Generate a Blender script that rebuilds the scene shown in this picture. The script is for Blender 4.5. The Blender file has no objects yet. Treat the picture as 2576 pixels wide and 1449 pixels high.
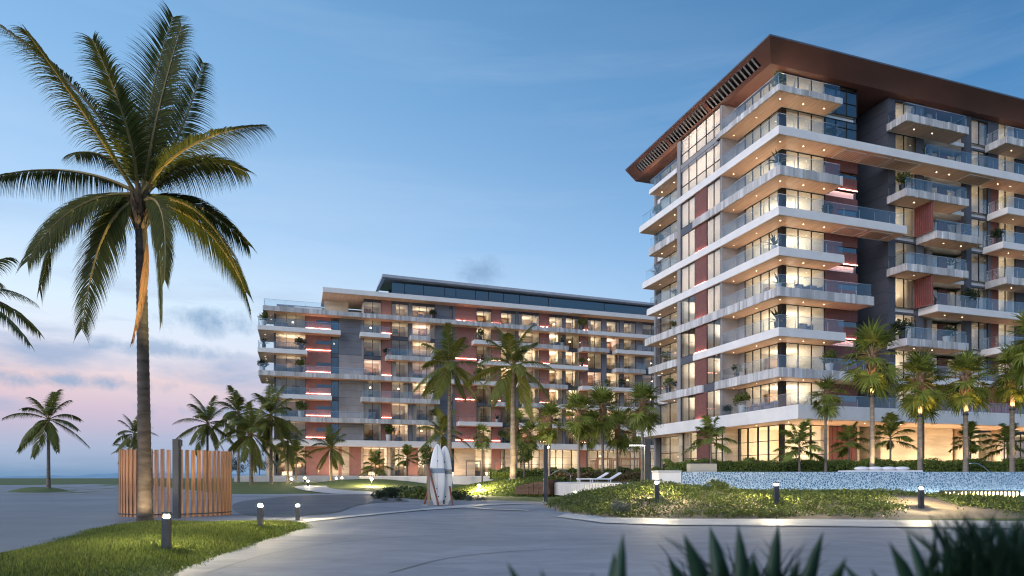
import bpy, bmesh, math, random
import numpy as np
from mathutils import Vector, Matrix
R = math.radians
random.seed(7); rng = np.random.default_rng(7)
scene = bpy.context.scene
COL = scene.collection

# ------------------------------------------------------------------ camera, sky, sun, exposure
F, W, H, CX, HOR, CAMZ = 1650.0, 2576.0, 1449.0, 1288.0, 1203.0, 1.3
cam = bpy.data.cameras.new('camera'); camo = bpy.data.objects.new('camera', cam); COL.objects.link(camo)
camo.location = (0, 0, CAMZ); camo.rotation_euler = (R(90), 0, 0)
cam.sensor_width = 36; cam.lens = F / W * 36; cam.shift_y = (HOR - H / 2) / W
cam.clip_start = 0.05; cam.clip_end = 20000
cam.dof.use_dof = True; cam.dof.focus_distance = 42; cam.dof.aperture_fstop = 1.9
scene.camera = camo
scene.view_settings.view_transform = 'Standard'; scene.view_settings.look = 'None'
scene.view_settings.exposure = 0.2; scene.view_settings.gamma = 1
cy = scene.cycles
cy.use_denoising = True; cy.filter_width = 1.15
cy.max_bounces = 6; cy.diffuse_bounces = 3; cy.glossy_bounces = 3; cy.transmission_bounces = 4; cy.transparent_max_bounces = 14
cy.sample_clamp_indirect = 4; cy.caustics_reflective = False; cy.caustics_refractive = False

def lin(r, g, b):
    f = lambda c: (c / 255 / 12.92) if c <= 10 else ((c / 255 + .055) / 1.055) ** 2.4
    return (f(r), f(g), f(b), 1)

SUN_AZ, SUN_EL = -130.0, 22.0
GLOW_AZ = -60.0
world = bpy.data.worlds.new('World'); scene.world = world; world.use_nodes = True
def build_world():
    nt = world.node_tree; N = nt.nodes; L = nt.links; N.clear()
    out = N.new('ShaderNodeOutputWorld'); bg = N.new('ShaderNodeBackground')
    tc = N.new('ShaderNodeTexCoord'); sep = N.new('ShaderNodeSeparateXYZ')
    L.new(tc.outputs['Generated'], sep.inputs[0])
    def m(op, a, b=None, c=None, clamp=False):
        n = N.new('ShaderNodeMath'); n.operation = op; n.use_clamp = clamp
        for i, x in enumerate((a, b, c)):
            if x is None: continue
            if isinstance(x, (int, float)): n.inputs[i].default_value = x
            else: L.new(x, n.inputs[i])
        return n.outputs[0]
    x, y, z = sep.outputs
    el = m('DIVIDE', m('ARCSINE', z), R(90), clamp=True)          # 0..1 = 0..90 degrees
    hyp = m('SQRT', m('ADD', m('ADD', m('MULTIPLY', x, x), m('MULTIPLY', y, y)), 1e-5))
    c = m('DIVIDE', m('ADD', m('MULTIPLY', x, math.sin(R(GLOW_AZ))), m('MULTIPLY', y, math.cos(R(GLOW_AZ)))), hyp)
    fac = m('DIVIDE', m('ADD', c, .12), 1.05, clamp=True)
    def ramp(stops):
        n = N.new('ShaderNodeValToRGB'); L.new(el, n.inputs[0]); e = n.color_ramp.elements
        while len(e) < len(stops): e.new(.5)
        for i, (p, col) in enumerate(stops): e[i].position = p / 90; e[i].color = lin(*col)
        return n.outputs[0]
    away = ramp([(0, (150, 180, 218)), (8, (140, 182, 226)), (16, (112, 168, 220)), (26, (66, 130, 186)), (36, (46, 106, 158)), (60, (36, 84, 136)), (90, (30, 72, 122))])
    tow = ramp([(0, (92, 140, 182)), (2.2, (158, 172, 204)), (5, (208, 186, 206)), (7.4, (236, 206, 206)), (10.2, (230, 234, 246)), (13, (220, 238, 253)), (19, (178, 213, 248)), (29, (136, 184, 230)), (38, (112, 165, 214)), (90, (36, 84, 136))])
    mix = N.new('ShaderNodeMix'); mix.data_type = 'RGBA'; L.new(fac, mix.inputs[0]); L.new(away, mix.inputs[6]); L.new(tow, mix.inputs[7])
    # cloud streaks
    comb = N.new('ShaderNodeCombineXYZ')
    zz = m('ADD', m('MAXIMUM', z, 0.0), .12)
    L.new(m('DIVIDE', x, m('POWER', zz, .55)), comb.inputs[0]); L.new(m('DIVIDE', y, m('POWER', zz, .55)), comb.inputs[1]); L.new(m('MULTIPLY', z, 9.0), comb.inputs[2])
    no = N.new('ShaderNodeTexNoise'); L.new(comb.outputs[0], no.inputs['Vector']); no.inputs['Scale'].default_value = 1.7; no.inputs['Detail'].default_value = 7; no.inputs['Roughness'].default_value = .56
    no.inputs['Distortion'].default_value = .25
    cl = N.new('ShaderNodeValToRGB'); L.new(no.outputs['Fac'], cl.inputs[0]); cl.color_ramp.elements[0].position = .47; cl.color_ramp.elements[1].position = .66
    low = m('SUBTRACT', 1.0, m('MULTIPLY', m('ABSOLUTE', m('SUBTRACT', el, .095)), 7.5), clamp=True)   # strongest 8 degrees up
    lowf = m('ADD', m('MULTIPLY', low, .80), .07)
    cf = m('MULTIPLY', cl.outputs[0], lowf)
    cm = N.new('ShaderNodeMix'); cm.data_type = 'RGBA'; L.new(cf, cm.inputs[0]); L.new(mix.outputs[2], cm.inputs[6]); cm.inputs[7].default_value = lin(152, 172, 206)
    no2 = N.new('ShaderNodeTexNoise'); mp = N.new('ShaderNodeMapping'); mp.inputs['Location'].default_value = (3.1, 1.7, .4); mp.inputs['Scale'].default_value = (1, 1, 1.6)
    L.new(comb.outputs[0], mp.inputs[0]); L.new(mp.outputs[0], no2.inputs['Vector']); no2.inputs['Scale'].default_value = .8; no2.inputs['Detail'].default_value = 8; no2.inputs['Roughness'].default_value = .62
    cl2 = N.new('ShaderNodeValToRGB'); L.new(no2.outputs['Fac'], cl2.inputs[0]); cl2.color_ramp.elements[0].position = .5; cl2.color_ramp.elements[1].position = .85
    cm2 = N.new('ShaderNodeMix'); cm2.data_type = 'RGBA'; L.new(m('MULTIPLY', cl2.outputs[0], .22), cm2.inputs[0]); L.new(cm.outputs[2], cm2.inputs[6]); cm2.inputs[7].default_value = lin(216, 228, 244)
    az = m('ARCTAN2', x, y); eld = m('ARCSINE', z); last = cm2.outputs[2]
    nz = N.new('ShaderNodeTexNoise'); L.new(tc.outputs['Generated'], nz.inputs['Vector']); nz.inputs['Scale'].default_value = 22; nz.inputs['Detail'].default_value = 9; nz.inputs['Roughness'].default_value = .66; nz.inputs['Distortion'].default_value = .3
    for a0, e0, wa, we, st in ((-3.0, 17.5, 3.0, 1.6, .8), (-24.4, 12.2, 4.2, 1.5, .85), (-28, 9.8, 7, .9, .7), (-34, 7.0, 8, .8, .8), (-22, 5.2, 9, .8, .7)):
        g = m('ADD', m('POWER', m('DIVIDE', m('SUBTRACT', az, R(a0)), R(wa)), 2.0), m('POWER', m('ABSOLUTE', m('DIVIDE', m('SUBTRACT', eld, R(e0)), R(we))), 2.0))
        f = m('MULTIPLY', m('SUBTRACT', m('ADD', m('EXPONENT', m('MULTIPLY', g, -1.0)), m('MULTIPLY', nz.outputs['Fac'], 2.2)), 1.55), 1.6, clamp=True)
        f = m('MULTIPLY', f, m('EXPONENT', m('MULTIPLY', g, -.45)))
        c3 = N.new('ShaderNodeMix'); c3.data_type = 'RGBA'; L.new(m('MULTIPLY', f, st), c3.inputs[0]); L.new(last, c3.inputs[6]); c3.inputs[7].default_value = lin(132, 164, 200); last = c3.outputs[2]
    sky = N.new('ShaderNodeTexSky'); sky.sky_type = 'NISHITA'; sky.sun_disc = False
    sky.sun_elevation = R(SUN_EL); sky.sun_rotation = R(SUN_AZ)
    sc = N.new('ShaderNodeMix'); sc.data_type = 'RGBA'; sc.blend_type = 'ADD'; sc.inputs[0].default_value = .012
    L.new(last, sc.inputs[6]); L.new(sky.outputs[0], sc.inputs[7])
    L.new(sc.outputs[2], bg.inputs[0]); bg.inputs[1].default_value = .88
    L.new(bg.outputs[0], out.inputs[0])
build_world()
sd = bpy.data.lights.new('sun', 'SUN'); sd.energy = 2.3; sd.angle = R(60); sd.color = (.96, .93, 1)
so = bpy.data.objects.new('sun', sd); COL.objects.link(so)
sv = Vector((math.sin(R(SUN_AZ)) * math.cos(R(SUN_EL)), math.cos(R(SUN_AZ)) * math.cos(R(SUN_EL)), math.sin(R(SUN_EL))))
so.rotation_euler = sv.to_track_quat('Z', 'Y').to_euler(); so.location = sv * 300

# ------------------------------------------------------------------ helpers
def P(dx, dy_depth):                       # a bearing in the picture and a distance to a ground position
    return ((dx - CX) / F * dy_depth, dy_depth)
def smooth(a, b, x):
    t = min(1, max(0, (x - a) / (b - a))); return t * t * (3 - 2 * t)
def gz(x, y):                              # height of the ground
    return .8 * smooth(40, 88, y) * smooth(-.66, -.52, x / (abs(y) + 1))
def gpt(dx, dy, off=0.0):
    d = 3.0
    best = 3.0
    for i in range(900):
        z = CAMZ - (dy - HOR) / F * d
        if z <= gz((dx - CX) / F * d, d) + off: break
        d *= 1.008
    return ((dx - CX) / F * d, d)

def link(o, parent=None):
    COL.objects.link(o)
    if parent is not None: o.parent = parent
    return o
def tag(o, label=None, cat=None, group=None, kind=None):
    if label: o['label'] = label
    if cat: o['category'] = cat
    if group: o['group'] = group
    if kind: o['kind'] = kind
    return o
def thing(name, label, cat, loc=(0, 0, 0), rotz=0, group=None):
    o = bpy.data.objects.new(name, None); o.empty_display_size = .2
    o.location = loc; o.rotation_euler = (0, 0, rotz); link(o); return tag(o, label, cat, group)
def obj(name, mesh, parent=None, loc=(0, 0, 0), rotz=0, scale=None):
    o = bpy.data.objects.new(name, mesh); o.location = loc; o.rotation_euler = (0, 0, rotz)
    if scale is not None: o.scale = scale if hasattr(scale, '__len__') else (scale,) * 3
    return link(o, parent)

class MB:
    def __init__(s): s.v = []; s.f = []
    def box(s, x0, x1, y0, y1, z0, z1):
        x0, x1 = sorted((x0, x1)); y0, y1 = sorted((y0, y1)); z0, z1 = sorted((z0, z1))
        n = len(s.v)
        s.v += [(x0, y0, z0), (x1, y0, z0), (x1, y1, z0), (x0, y1, z0), (x0, y0, z1), (x1, y0, z1), (x1, y1, z1), (x0, y1, z1)]
        s.f += [tuple(n + i for i in q) for q in ((0, 3, 2, 1), (4, 5, 6, 7), (0, 1, 5, 4), (1, 2, 6, 5), (2, 3, 7, 6), (3, 0, 4, 7))]
        return s
    def quad(s, *p):
        n = len(s.v); s.v += [tuple(q) for q in p]; s.f.append(tuple(range(n, n + len(p)))); return s
    def prism(s, pts, z0, z1):
        a = sum(pts[i][0] * pts[(i + 1) % len(pts)][1] - pts[(i + 1) % len(pts)][0] * pts[i][1] for i in range(len(pts)))
        if a < 0: pts = pts[::-1]
        n = len(s.v); k = len(pts)
        s.v += [(x, y, z0) for x, y in pts] + [(x, y, z1) for x, y in pts]
        s.f.append(tuple(n + i for i in range(k))[::-1]); s.f.append(tuple(n + k + i for i in range(k)))
        for i in range(k):
            j = (i + 1) % k; s.f.append((n + i, n + j, n + k + j, n + k + i))
        return s
    def tube(s, pts, rad, k=10, cap=True):
        pts = [Vector(p) for p in pts]
        if not hasattr(rad, '__len__'): rad = [rad] * len(pts)
        n0 = len(s.v)
        for i, p in enumerate(pts):
            t = (pts[min(i + 1, len(pts) - 1)] - pts[max(i - 1, 0)]).normalized()
            a = Vector((1, 0, 0)) if abs(t.x) < .8 else Vector((0, 1, 0))
            u = t.cross(a).normalized(); w = t.cross(u)
            for j in range(k):
                an = 2 * math.pi * j / k
                s.v.append(tuple(p + (u * math.cos(an) + w * math.sin(an)) * rad[i]))
        for i in range(len(pts) - 1):
            for j in range(k):
                a = n0 + i * k + j; b = n0 + i * k + (j + 1) % k
                s.f.append((a, b, b + k, a + k))
        if cap:
            s.f.append(tuple(n0 + j for j in range(k))[::-1]); m = n0 + (len(pts) - 1) * k; s.f.append(tuple(m + j for j in range(k)))
        return s
    def disc(s, x, y, z, r, k=12, down=True):
        n = len(s.v); s.v += [(x + r * math.cos(2 * math.pi * i / k), y + r * math.sin(2 * math.pi * i / k), z) for i in range(k)]
        q = tuple(range(n, n + k)); s.f.append(q[::-1] if down else q); return s
    def mesh(s, name, mat, sm=False):
        me = bpy.data.meshes.new(name); me.from_pydata(s.v, [], s.f); me.materials.append(mat)
        if sm: me.polygons.foreach_set('use_smooth', [True] * len(me.polygons))
        me.update(); return me
    def build(s, name, mat, parent=None, loc=(0, 0, 0), rotz=0, sm=False):
        return obj(name, s.mesh(name, mat, sm), parent, loc, rotz)
def mesh_np(name, v, f, mat, sm=False):
    v = np.asarray(v, np.float32); f = np.asarray(f, np.int32); k = f.shape[1]
    me = bpy.data.meshes.new(name); me.vertices.add(len(v)); me.vertices.foreach_set('co', v.ravel())
    me.loops.add(f.size); me.loops.foreach_set('vertex_index', f.ravel())
    me.polygons.add(len(f)); me.polygons.foreach_set('loop_start', np.arange(0, f.size, k, dtype=np.int32))
    if sm: me.polygons.foreach_set('use_smooth', np.ones(len(f), bool))
    me.materials.append(mat); me.update(); me.validate(); return me

# ------------------------------------------------------------------ materials
def mat(name, col, rough=.7, var=.12, scale=3.0, bump=0.0, bscale=None, metal=0.0, stretch=(1, 1, 1), island=0.0, spec=.4, trans=0.0, col2=None):
    m = bpy.data.materials.new(name); m.use_nodes = True
    nt = m.node_tree; N = nt.nodes; L = nt.links; b = N['Principled BSDF']
    b.inputs['Roughness'].default_value = rough; b.inputs['Metallic'].default_value = metal; b.inputs['Specular IOR Level'].default_value = spec
    tc = N.new('ShaderNodeTexCoord'); mp = N.new('ShaderNodeMapping'); mp.inputs['Scale'].default_value = stretch
    L.new(tc.outputs['Object'], mp.inputs[0])
    no = N.new('ShaderNodeTexNoise'); no.inputs['Scale'].default_value = scale; no.inputs['Detail'].default_value = 5; no.inputs['Roughness'].default_value = .6
    L.new(mp.outputs[0], no.inputs['Vector'])
    c2 = col2 or tuple(c * (1 - 2 * var) for c in col); c1 = col if col2 else tuple(min(1, c * (1 + var)) for c in col)
    cr = N.new('ShaderNodeMix'); cr.data_type = 'RGBA'
    cr.inputs[6].default_value = (*c2, 1); cr.inputs[7].default_value = (*c1, 1)
    mr = N.new('ShaderNodeMapRange'); mr.inputs[1].default_value = .3; mr.inputs[2].default_value = .7; L.new(no.outputs['Fac'], mr.inputs[0]); L.new(mr.outputs[0], cr.inputs[0])
    c = cr.outputs[2]
    if island:
        ge = N.new('ShaderNodeNewGeometry'); hv = N.new('ShaderNodeHueSaturation')
        mv = N.new('ShaderNodeMapRange'); mv.inputs[3].default_value = 1 - island; mv.inputs[4].default_value = 1 + island
        L.new(ge.outputs['Random Per Island'], mv.inputs[0]); L.new(mv.outputs[0], hv.inputs['Value']); L.new(c, hv.inputs['Color']); c = hv.outputs[0]
    L.new(c, b.inputs['Base Color'])
    if bump:
        nb = N.new('ShaderNodeTexNoise'); nb.inputs['Scale'].default_value = bscale or scale * 6; nb.inputs['Detail'].default_value = 4
        L.new(mp.outputs[0], nb.inputs['Vector'])
        bp = N.new('ShaderNodeBump'); bp.inputs['Strength'].default_value = bump; bp.inputs['Distance'].default_value = .02
        L.new(nb.outputs['Fac'], bp.inputs['Height']); L.new(bp.outputs[0], b.inputs['Normal'])
    if trans:
        tr = N.new('ShaderNodeBsdfTranslucent'); L.new(c, tr.inputs[0]); mx = N.new('ShaderNodeMixShader'); mx.inputs[0].default_value = trans
        L.new(b.outputs[0], mx.inputs[1]); L.new(tr.outputs[0], mx.inputs[2]); L.new(mx.outputs[0], N['Material Output'].inputs[0])
    return m
def emit(name, col, st):
    m = bpy.data.materials.new(name); m.use_nodes = True; N = m.node_tree.nodes; b = N['Principled BSDF']
    b.inputs['Base Color'].default_value = (*col, 1); b.inputs['Emission Color'].default_value = (*col, 1); b.inputs['Emission Strength'].default_value = st
    return m
def glass(name, tint, base, edge, rough=.01):
    m = bpy.data.materials.new(name); m.use_nodes = True; nt = m.node_tree; N = nt.nodes; L = nt.links; N.clear()
    out = N.new('ShaderNodeOutputMaterial'); t = N.new('ShaderNodeBsdfTransparent'); t.inputs[0].default_value = (*tint, 1)
    g = N.new('ShaderNodeBsdfGlossy'); g.inputs['Roughness'].default_value = rough; g.inputs[0].default_value = (.92, .96, 1, 1)
    lw = N.new('ShaderNodeLayerWeight'); lw.inputs[0].default_value = .5
    pw = N.new('ShaderNodeMath'); pw.operation = 'POWER'; L.new(lw.outputs['Facing'], pw.inputs[0]); pw.inputs[1].default_value = 3.0
    mr = N.new('ShaderNodeMapRange'); mr.inputs[3].default_value = base; mr.inputs[4].default_value = edge; L.new(pw.outputs[0], mr.inputs[0])
    mx = N.new('ShaderNodeMixShader'); L.new(mr.outputs[0], mx.inputs[0]); L.new(t.outputs[0], mx.inputs[1]); L.new(g.outputs[0], mx.inputs[2]); L.new(mx.outputs[0], out.inputs[0])
    return m
def tile_mat(name, col, joint, bw, bh, rough=.6, bump=.6):
    m = mat(name, col, rough, .12, 2.0); nt = m.node_tree; N = nt.nodes; L = nt.links; b = N['Principled BSDF']
    tc = N.new('ShaderNodeTexCoord'); sp = N.new('ShaderNodeSeparateXYZ'); L.new(tc.outputs['Object'], sp.inputs[0])
    ad = N.new('ShaderNodeMath'); L.new(sp.outputs[0], ad.inputs[0]); L.new(sp.outputs[1], ad.inputs[1])
    cb = N.new('ShaderNodeCombineXYZ'); L.new(ad.outputs[0], cb.inputs[0]); L.new(sp.outputs[2], cb.inputs[1])
    br = N.new('ShaderNodeTexBrick'); br.offset = 0; br.inputs['Scale'].default_value = 1; br.inputs['Brick Width'].default_value = bw; br.inputs['Row Height'].default_value = bh
    br.inputs['Mortar Size'].default_value = .012; br.inputs['Color1'].default_value = (*col, 1); br.inputs['Color2'].default_value = (*[c * .8 for c in col], 1); br.inputs['Mortar'].default_value = (*joint, 1)
    L.new(cb.outputs[0], br.inputs['Vector'])
    old = b.inputs['Base Color'].links[0].from_socket
    mx = N.new('ShaderNodeMix'); mx.data_type = 'RGBA'; mx.inputs[0].default_value = .55; L.new(old, mx.inputs[6]); L.new(br.outputs[0], mx.inputs[7]); L.new(mx.outputs[2], b.inputs['Base Color'])
    bp = N.new('ShaderNodeBump'); bp.inputs['Strength'].default_value = bump; bp.inputs['Distance'].default_value = .03; bp.invert = True
    L.new(br.outputs['Fac'], bp.inputs['Height']); L.new(bp.outputs[0], b.inputs['Normal'])
    return m
M = {}
M['white'] = mat('white_render', (.80, .775, .76), .65, .05, .6, .15, 12)
M['stone'] = mat('ribbed_stone', (.56, .55, .55), .8, .14, 1.2, .5, 9, stretch=(1, 1, .25), island=.22)
M['soffit'] = mat('timber_soffit', (.64, .43, .31), .5, .1, 1.2, .1, 20, stretch=(4, .3, 1))
M['grey'] = mat('grey_panel', (.095, .102, .125), .5, .08, .7, .1, 10, island=.06)
M['greyl'] = mat('grey_wall', (.30, .29, .30), .7, .08, .8, .1, 10)
M['red'] = tile_mat('terracotta_tile', (.225, .092, .08), (.12, .046, .04), .16, .30)
M['redl'] = tile_mat('dusty_red_panel', (.34, .165, .14), (.22, .10, .085), .9, 3.4, bump=.3)
M['greym'] = mat('slate_panel', (.185, .195, .23), .55, .08, .7, .1, 10, island=.05)
M['frame'] = mat('dark_frame', (.022, .02, .02), .4, .1, 5, metal=.3)
M['room'] = mat('room_plaster', (.76, .70, .61), .8, .0, .5)
M['roomb'] = [mat('room_back_wall', c, .8, .03, .5) for c in ((.70, .62, .52), (.52, .43, .34), (.36, .27, .20), (.66, .60, .54))]
M['art'] = [mat('picture', c, .7, .5, 3) for c in ((.16, .20, .25), (.4, .22, .14), (.5, .48, .44))]
M['roomd'] = mat('room_wood', (.30, .19, .12), .6, .15, 2, stretch=(1, 1, .2))
M['curtain'] = mat('curtain', (.78, .70, .60), .9, .08, 3, stretch=(6, 6, .3), trans=.3)
M['blind'] = mat('sheer_blind', (.85, .80, .76), .9, .04, 2, trans=.6)
M['pend'] = emit('pendant_shade', (1, .78, .48), 7)
M['trav'] = mat('travertine', (.62, .52, .38), .7, .16, .9, .3, 8, stretch=(.35, .35, 2.4))
M['bronze'] = mat('bronze_soffit', (.135, .06, .052), .45, .08, .5, spec=.5)
M['slat'] = mat('roof_slat', (.24, .25, .28), .5, .06, 1)
M['roof'] = mat('roof_edge', (.16, .18, .22), .4, .08, 1, metal=.4)
M['proof'] = mat('zinc_roof', (.40, .43, .48), .45, .06, .5)
M['glass'] = glass('window_glass', (.90, .90, .88), .05, .75)
M['glassd'] = glass('dark_glass', (.42, .45, .48), .14, .6)
M['bal'] = glass('balustrade_glass', (.90, .94, .96), .055, .5)
M['rail'] = mat('steel_rail', (.45, .46, .48), .3, .05, 5, metal=.9)
M['fin'] = mat('red_fin', (.30, .085, .065), .5, .1, 2)
M['led'] = emit('red_light_strip', (1, .42, .32), 36)
M['down'] = emit('downlight', (1, .80, .52), 14)
M['metal'] = mat('dark_metal', (.045, .05, .06), .45, .12, 4, .1, metal=.2)
M['lamp'] = emit('lamp_lens', (1, .80, .46), 4500)
M['lampc'] = emit('lamp_bar', (1, .93, .80), 22)
M['wood'] = mat('timber_slat', (.46, .235, .12), .7, .28, 2.2, .3, 14, stretch=(7, 7, .6), island=.16)
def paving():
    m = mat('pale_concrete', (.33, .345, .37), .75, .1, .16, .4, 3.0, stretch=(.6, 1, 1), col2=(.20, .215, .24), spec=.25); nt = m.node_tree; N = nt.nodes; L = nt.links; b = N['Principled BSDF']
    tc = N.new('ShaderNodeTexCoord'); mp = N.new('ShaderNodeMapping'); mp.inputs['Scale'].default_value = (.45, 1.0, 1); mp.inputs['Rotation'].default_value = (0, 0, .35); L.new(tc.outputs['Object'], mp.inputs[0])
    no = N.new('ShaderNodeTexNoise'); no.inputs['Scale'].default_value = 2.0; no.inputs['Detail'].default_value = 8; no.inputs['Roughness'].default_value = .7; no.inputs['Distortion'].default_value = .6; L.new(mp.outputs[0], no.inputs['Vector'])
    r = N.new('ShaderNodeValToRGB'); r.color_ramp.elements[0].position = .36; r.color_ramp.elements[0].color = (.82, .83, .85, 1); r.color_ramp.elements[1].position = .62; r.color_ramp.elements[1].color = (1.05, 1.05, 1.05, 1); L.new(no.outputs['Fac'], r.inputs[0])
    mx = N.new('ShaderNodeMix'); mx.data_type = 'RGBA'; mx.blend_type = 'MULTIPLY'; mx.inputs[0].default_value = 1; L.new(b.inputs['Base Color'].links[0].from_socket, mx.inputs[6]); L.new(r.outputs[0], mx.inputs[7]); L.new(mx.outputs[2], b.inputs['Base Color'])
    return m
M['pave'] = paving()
M['pavel'] = mat('light_concrete', (.52, .51, .50), .6, .10, .5, .3, 6)
M['asph'] = mat('dark_asphalt', (.115, .12, .13), .65, .15, .5, .3, 14)
M['road'] = mat('road_concrete', (.20, .21, .225), .6, .15, .15, .3, 6)
M['grassb'] = mat('grass_ground', (.115, .15, .04), .9, .2, .5, .8, 26, col2=(.07, .10, .026))
M['blade'] = mat('grass_blade', (.165, .20, .04), .8, .2, .6, island=.5, trans=.3, col2=(.085, .125, .026))
M['sand'] = mat('sand', (.30, .24, .17), .9, .15, .8, .5, 12)
M['leaf'] = mat('shrub_leaf', (.145, .175, .034), .6, .2, .9, island=.45, trans=.25, col2=(.06, .09, .022))
M['leafd'] = mat('dark_shrub_leaf', (.035, .055, .022), .6, .2, .5, island=.5, trans=.2)
M['leafg'] = mat('silver_leaf', (.13, .15, .13), .7, .2, .5, island=.4, trans=.2)
M['hedge'] = mat('hedge_leaf', (.25, .31, .06), .55, .2, .6, island=.5, trans=.25, col2=(.10, .15, .035))
M['hedger'] = mat('red_hedge_leaf', (.24, .13, .07), .6, .25, 1.2, island=.5, trans=.25, col2=(.10, .14, .045))
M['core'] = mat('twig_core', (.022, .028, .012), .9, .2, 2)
M['frond'] = mat('palm_frond', (.175, .185, .04), .5, .2, .5, island=.4, trans=.35, col2=(.095, .12, .03), spec=.25)
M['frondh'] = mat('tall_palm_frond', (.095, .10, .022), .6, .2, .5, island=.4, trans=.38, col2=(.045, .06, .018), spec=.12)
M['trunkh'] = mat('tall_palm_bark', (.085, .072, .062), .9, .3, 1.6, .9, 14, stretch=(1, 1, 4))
M['frondy'] = mat('yellow_frond', (.19, .16, .028), .5, .2, .5, island=.35, trans=.3)
M['dead'] = mat('dead_frond', (.34, .17, .09), .8, .2, .5, island=.35, trans=.2)
M['fan'] = mat('fan_leaf', (.24, .265, .05), .5, .2, .6, island=.45, trans=.3, col2=(.11, .15, .03), spec=.25)
M['rachis'] = mat('frond_stalk', (.24, .17, .055), .5, .15, 2)
M['trunk'] = mat('palm_bark', (.20, .165, .135), .9, .25, 2.2, .8, 12, stretch=(1, 1, 3.5))
M['trunkp'] = mat('pale_palm_bark', (.24, .195, .155), .85, .2, 2, .6, 12, stretch=(1, 1, 3.5))
M['boot'] = mat('palm_boots', (.33, .20, .12), .9, .3, 3, .6, 10, island=.3)
M['bootd'] = mat('dark_palm_fibre', (.11, .075, .05), .9, .3, 3, .6, 10, island=.4)
M['pot'] = mat('plant_pot', (.05, .05, .055), .5, .1, 3)
M['potw'] = mat('pale_plant_pot', (.55, .54, .52), .6, .1, 3)
M['fabric'] = mat('seat_fabric', (.20, .215, .25), .9, .1, 4)
M['fabw'] = mat('white_fabric', (.78, .76, .78), .85, .04, 4)
M['board'] = mat('surfboard_white', (.80, .80, .80), .3, .03, 1, spec=.5)
M['band'] = mat('surfboard_band', (.24, .31, .40), .35, .05, 1)
M['red_wood'] = mat('red_timber', (.22, .075, .05), .6, .2, 3, stretch=(5, 5, .6))
M['pale_wood'] = mat('pale_timber', (.33, .235, .17), .7, .2, 3, stretch=(5, 5, .6))
M['black'] = mat('black_rubber', (.012, .012, .012), .6, .1, 4)
M['hill'] = mat('hazed_hill', (.24, .40, .52), 1, .05, .01)  # haze of distance put into the hill colour as a blue tint
M['stonew'] = mat('rough_stone', (.17, .10, .065), .9, .3, 2.2, .9, 7)

# ------------------------------------------------------------------ ground
def sheet(name, pts, off, m, kind='structure', label=None, cat=None, world_pts=False, maxlen=3.5, hfun=None):
    if not world_pts: pts = [gpt(x, y, off) for x, y in pts]
    bm = bmesh.new(); f = bm.faces.new([bm.verts.new((x, y, 0)) for x, y in pts])
    bmesh.ops.triangulate(bm, faces=[f])
    for _ in range(7):
        es = [e for e in bm.edges if e.calc_length() > maxlen * (1 + max(0, (e.verts[0].co.y - 30)) / 30)]
        if not es: break
        bmesh.ops.subdivide_edges(bm, edges=es, cuts=1); bmesh.ops.triangulate(bm, faces=bm.faces[:])
    for v in bm.verts: v.co.z = gz(v.co.x, v.co.y) + off + (hfun(v.co.x, v.co.y) if hfun else 0)
    bmesh.ops.recalc_face_normals(bm, faces=bm.faces[:])
    if sum(f.normal.z * f.calc_area() for f in bm.faces) < 0: bmesh.ops.reverse_faces(bm, faces=bm.faces[:])
    me = bpy.data.meshes.new(name); bm.to_mesh(me); bm.free(); me.materials.append(m)
    for p in me.polygons: p.use_smooth = True
    o = obj(name, me); return tag(o, label, cat, kind=kind)
def cr(pts, n=6, closed=True):               # Catmull-Rom through the given points
    out = []; k = len(pts)
    for i in range(k):
        p = [pts[(i + j - 1) % k] for j in range(4)]
        for t in np.linspace(0, 1, n, endpoint=False):
            out.append(tuple(.5 * ((2 * p[1][c]) + (-p[0][c] + p[2][c]) * t + (2 * p[0][c] - 5 * p[1][c] + 4 * p[2][c] - p[3][c]) * t * t + (-p[0][c] + 3 * p[1][c] - 3 * p[2][c] + p[3][c]) * t ** 3) for c in (0, 1)))
    return out
# base ground: grid near, skirt far
def ground_sheet():
    xs = [-9000, -2500, -700, -250, -120] + list(np.arange(-80, 81, 5.0)) + [120, 250, 700, 2500, 9000]
    ys = [-300, -60, -20] + list(np.arange(-10, 131, 5.0)) + [170, 260, 500, 1200, 3000, 6000, 11500]
    v = [(x, y, gz(x, y)) for y in ys for x in xs]; k = len(xs)
    f = [(j * k + i, j * k + i + 1, (j + 1) * k + i + 1, (j + 1) * k + i) for j in range(len(ys) - 1) for i in range(k - 1)]
    tag(obj('ground', mesh_np('ground', v, f, M['grassb'], True)), kind='structure')
ground_sheet()
M['sea'] = mat('sea_water', (.05, .09, .12), .25, .1, .02, .4, .6)
b = MB(); b.box(-12000, 12000, 11501, 19000, -2, -.35); tag(b.build('sea_water', M['sea']), kind='structure')
def hills():
    b = MB(); xs = np.linspace(-9000, 3000, 90); y = 9000
    for i in range(len(xs) - 1):
        def h(x): return 30 + 46 * math.exp(-((x + 5400) / 900) ** 2) + 34 * math.exp(-((x + 3900) / 1100) ** 2) + 8 * math.sin(x / 190) + 6 * math.sin(x / 83)
        b.quad((xs[i], y, -2), (xs[i + 1], y, -2), (xs[i + 1], y + 500, h(xs[i + 1])), (xs[i], y + 500, h(xs[i])))
        b.quad((xs[i], y + 500, h(xs[i])), (xs[i + 1], y + 500, h(xs[i + 1])), (xs[i + 1], y + 1400, -2), (xs[i], y + 1400, -2))
    tag(b.build('hills', M['hill'], sm=True), kind='structure')
hills()
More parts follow.
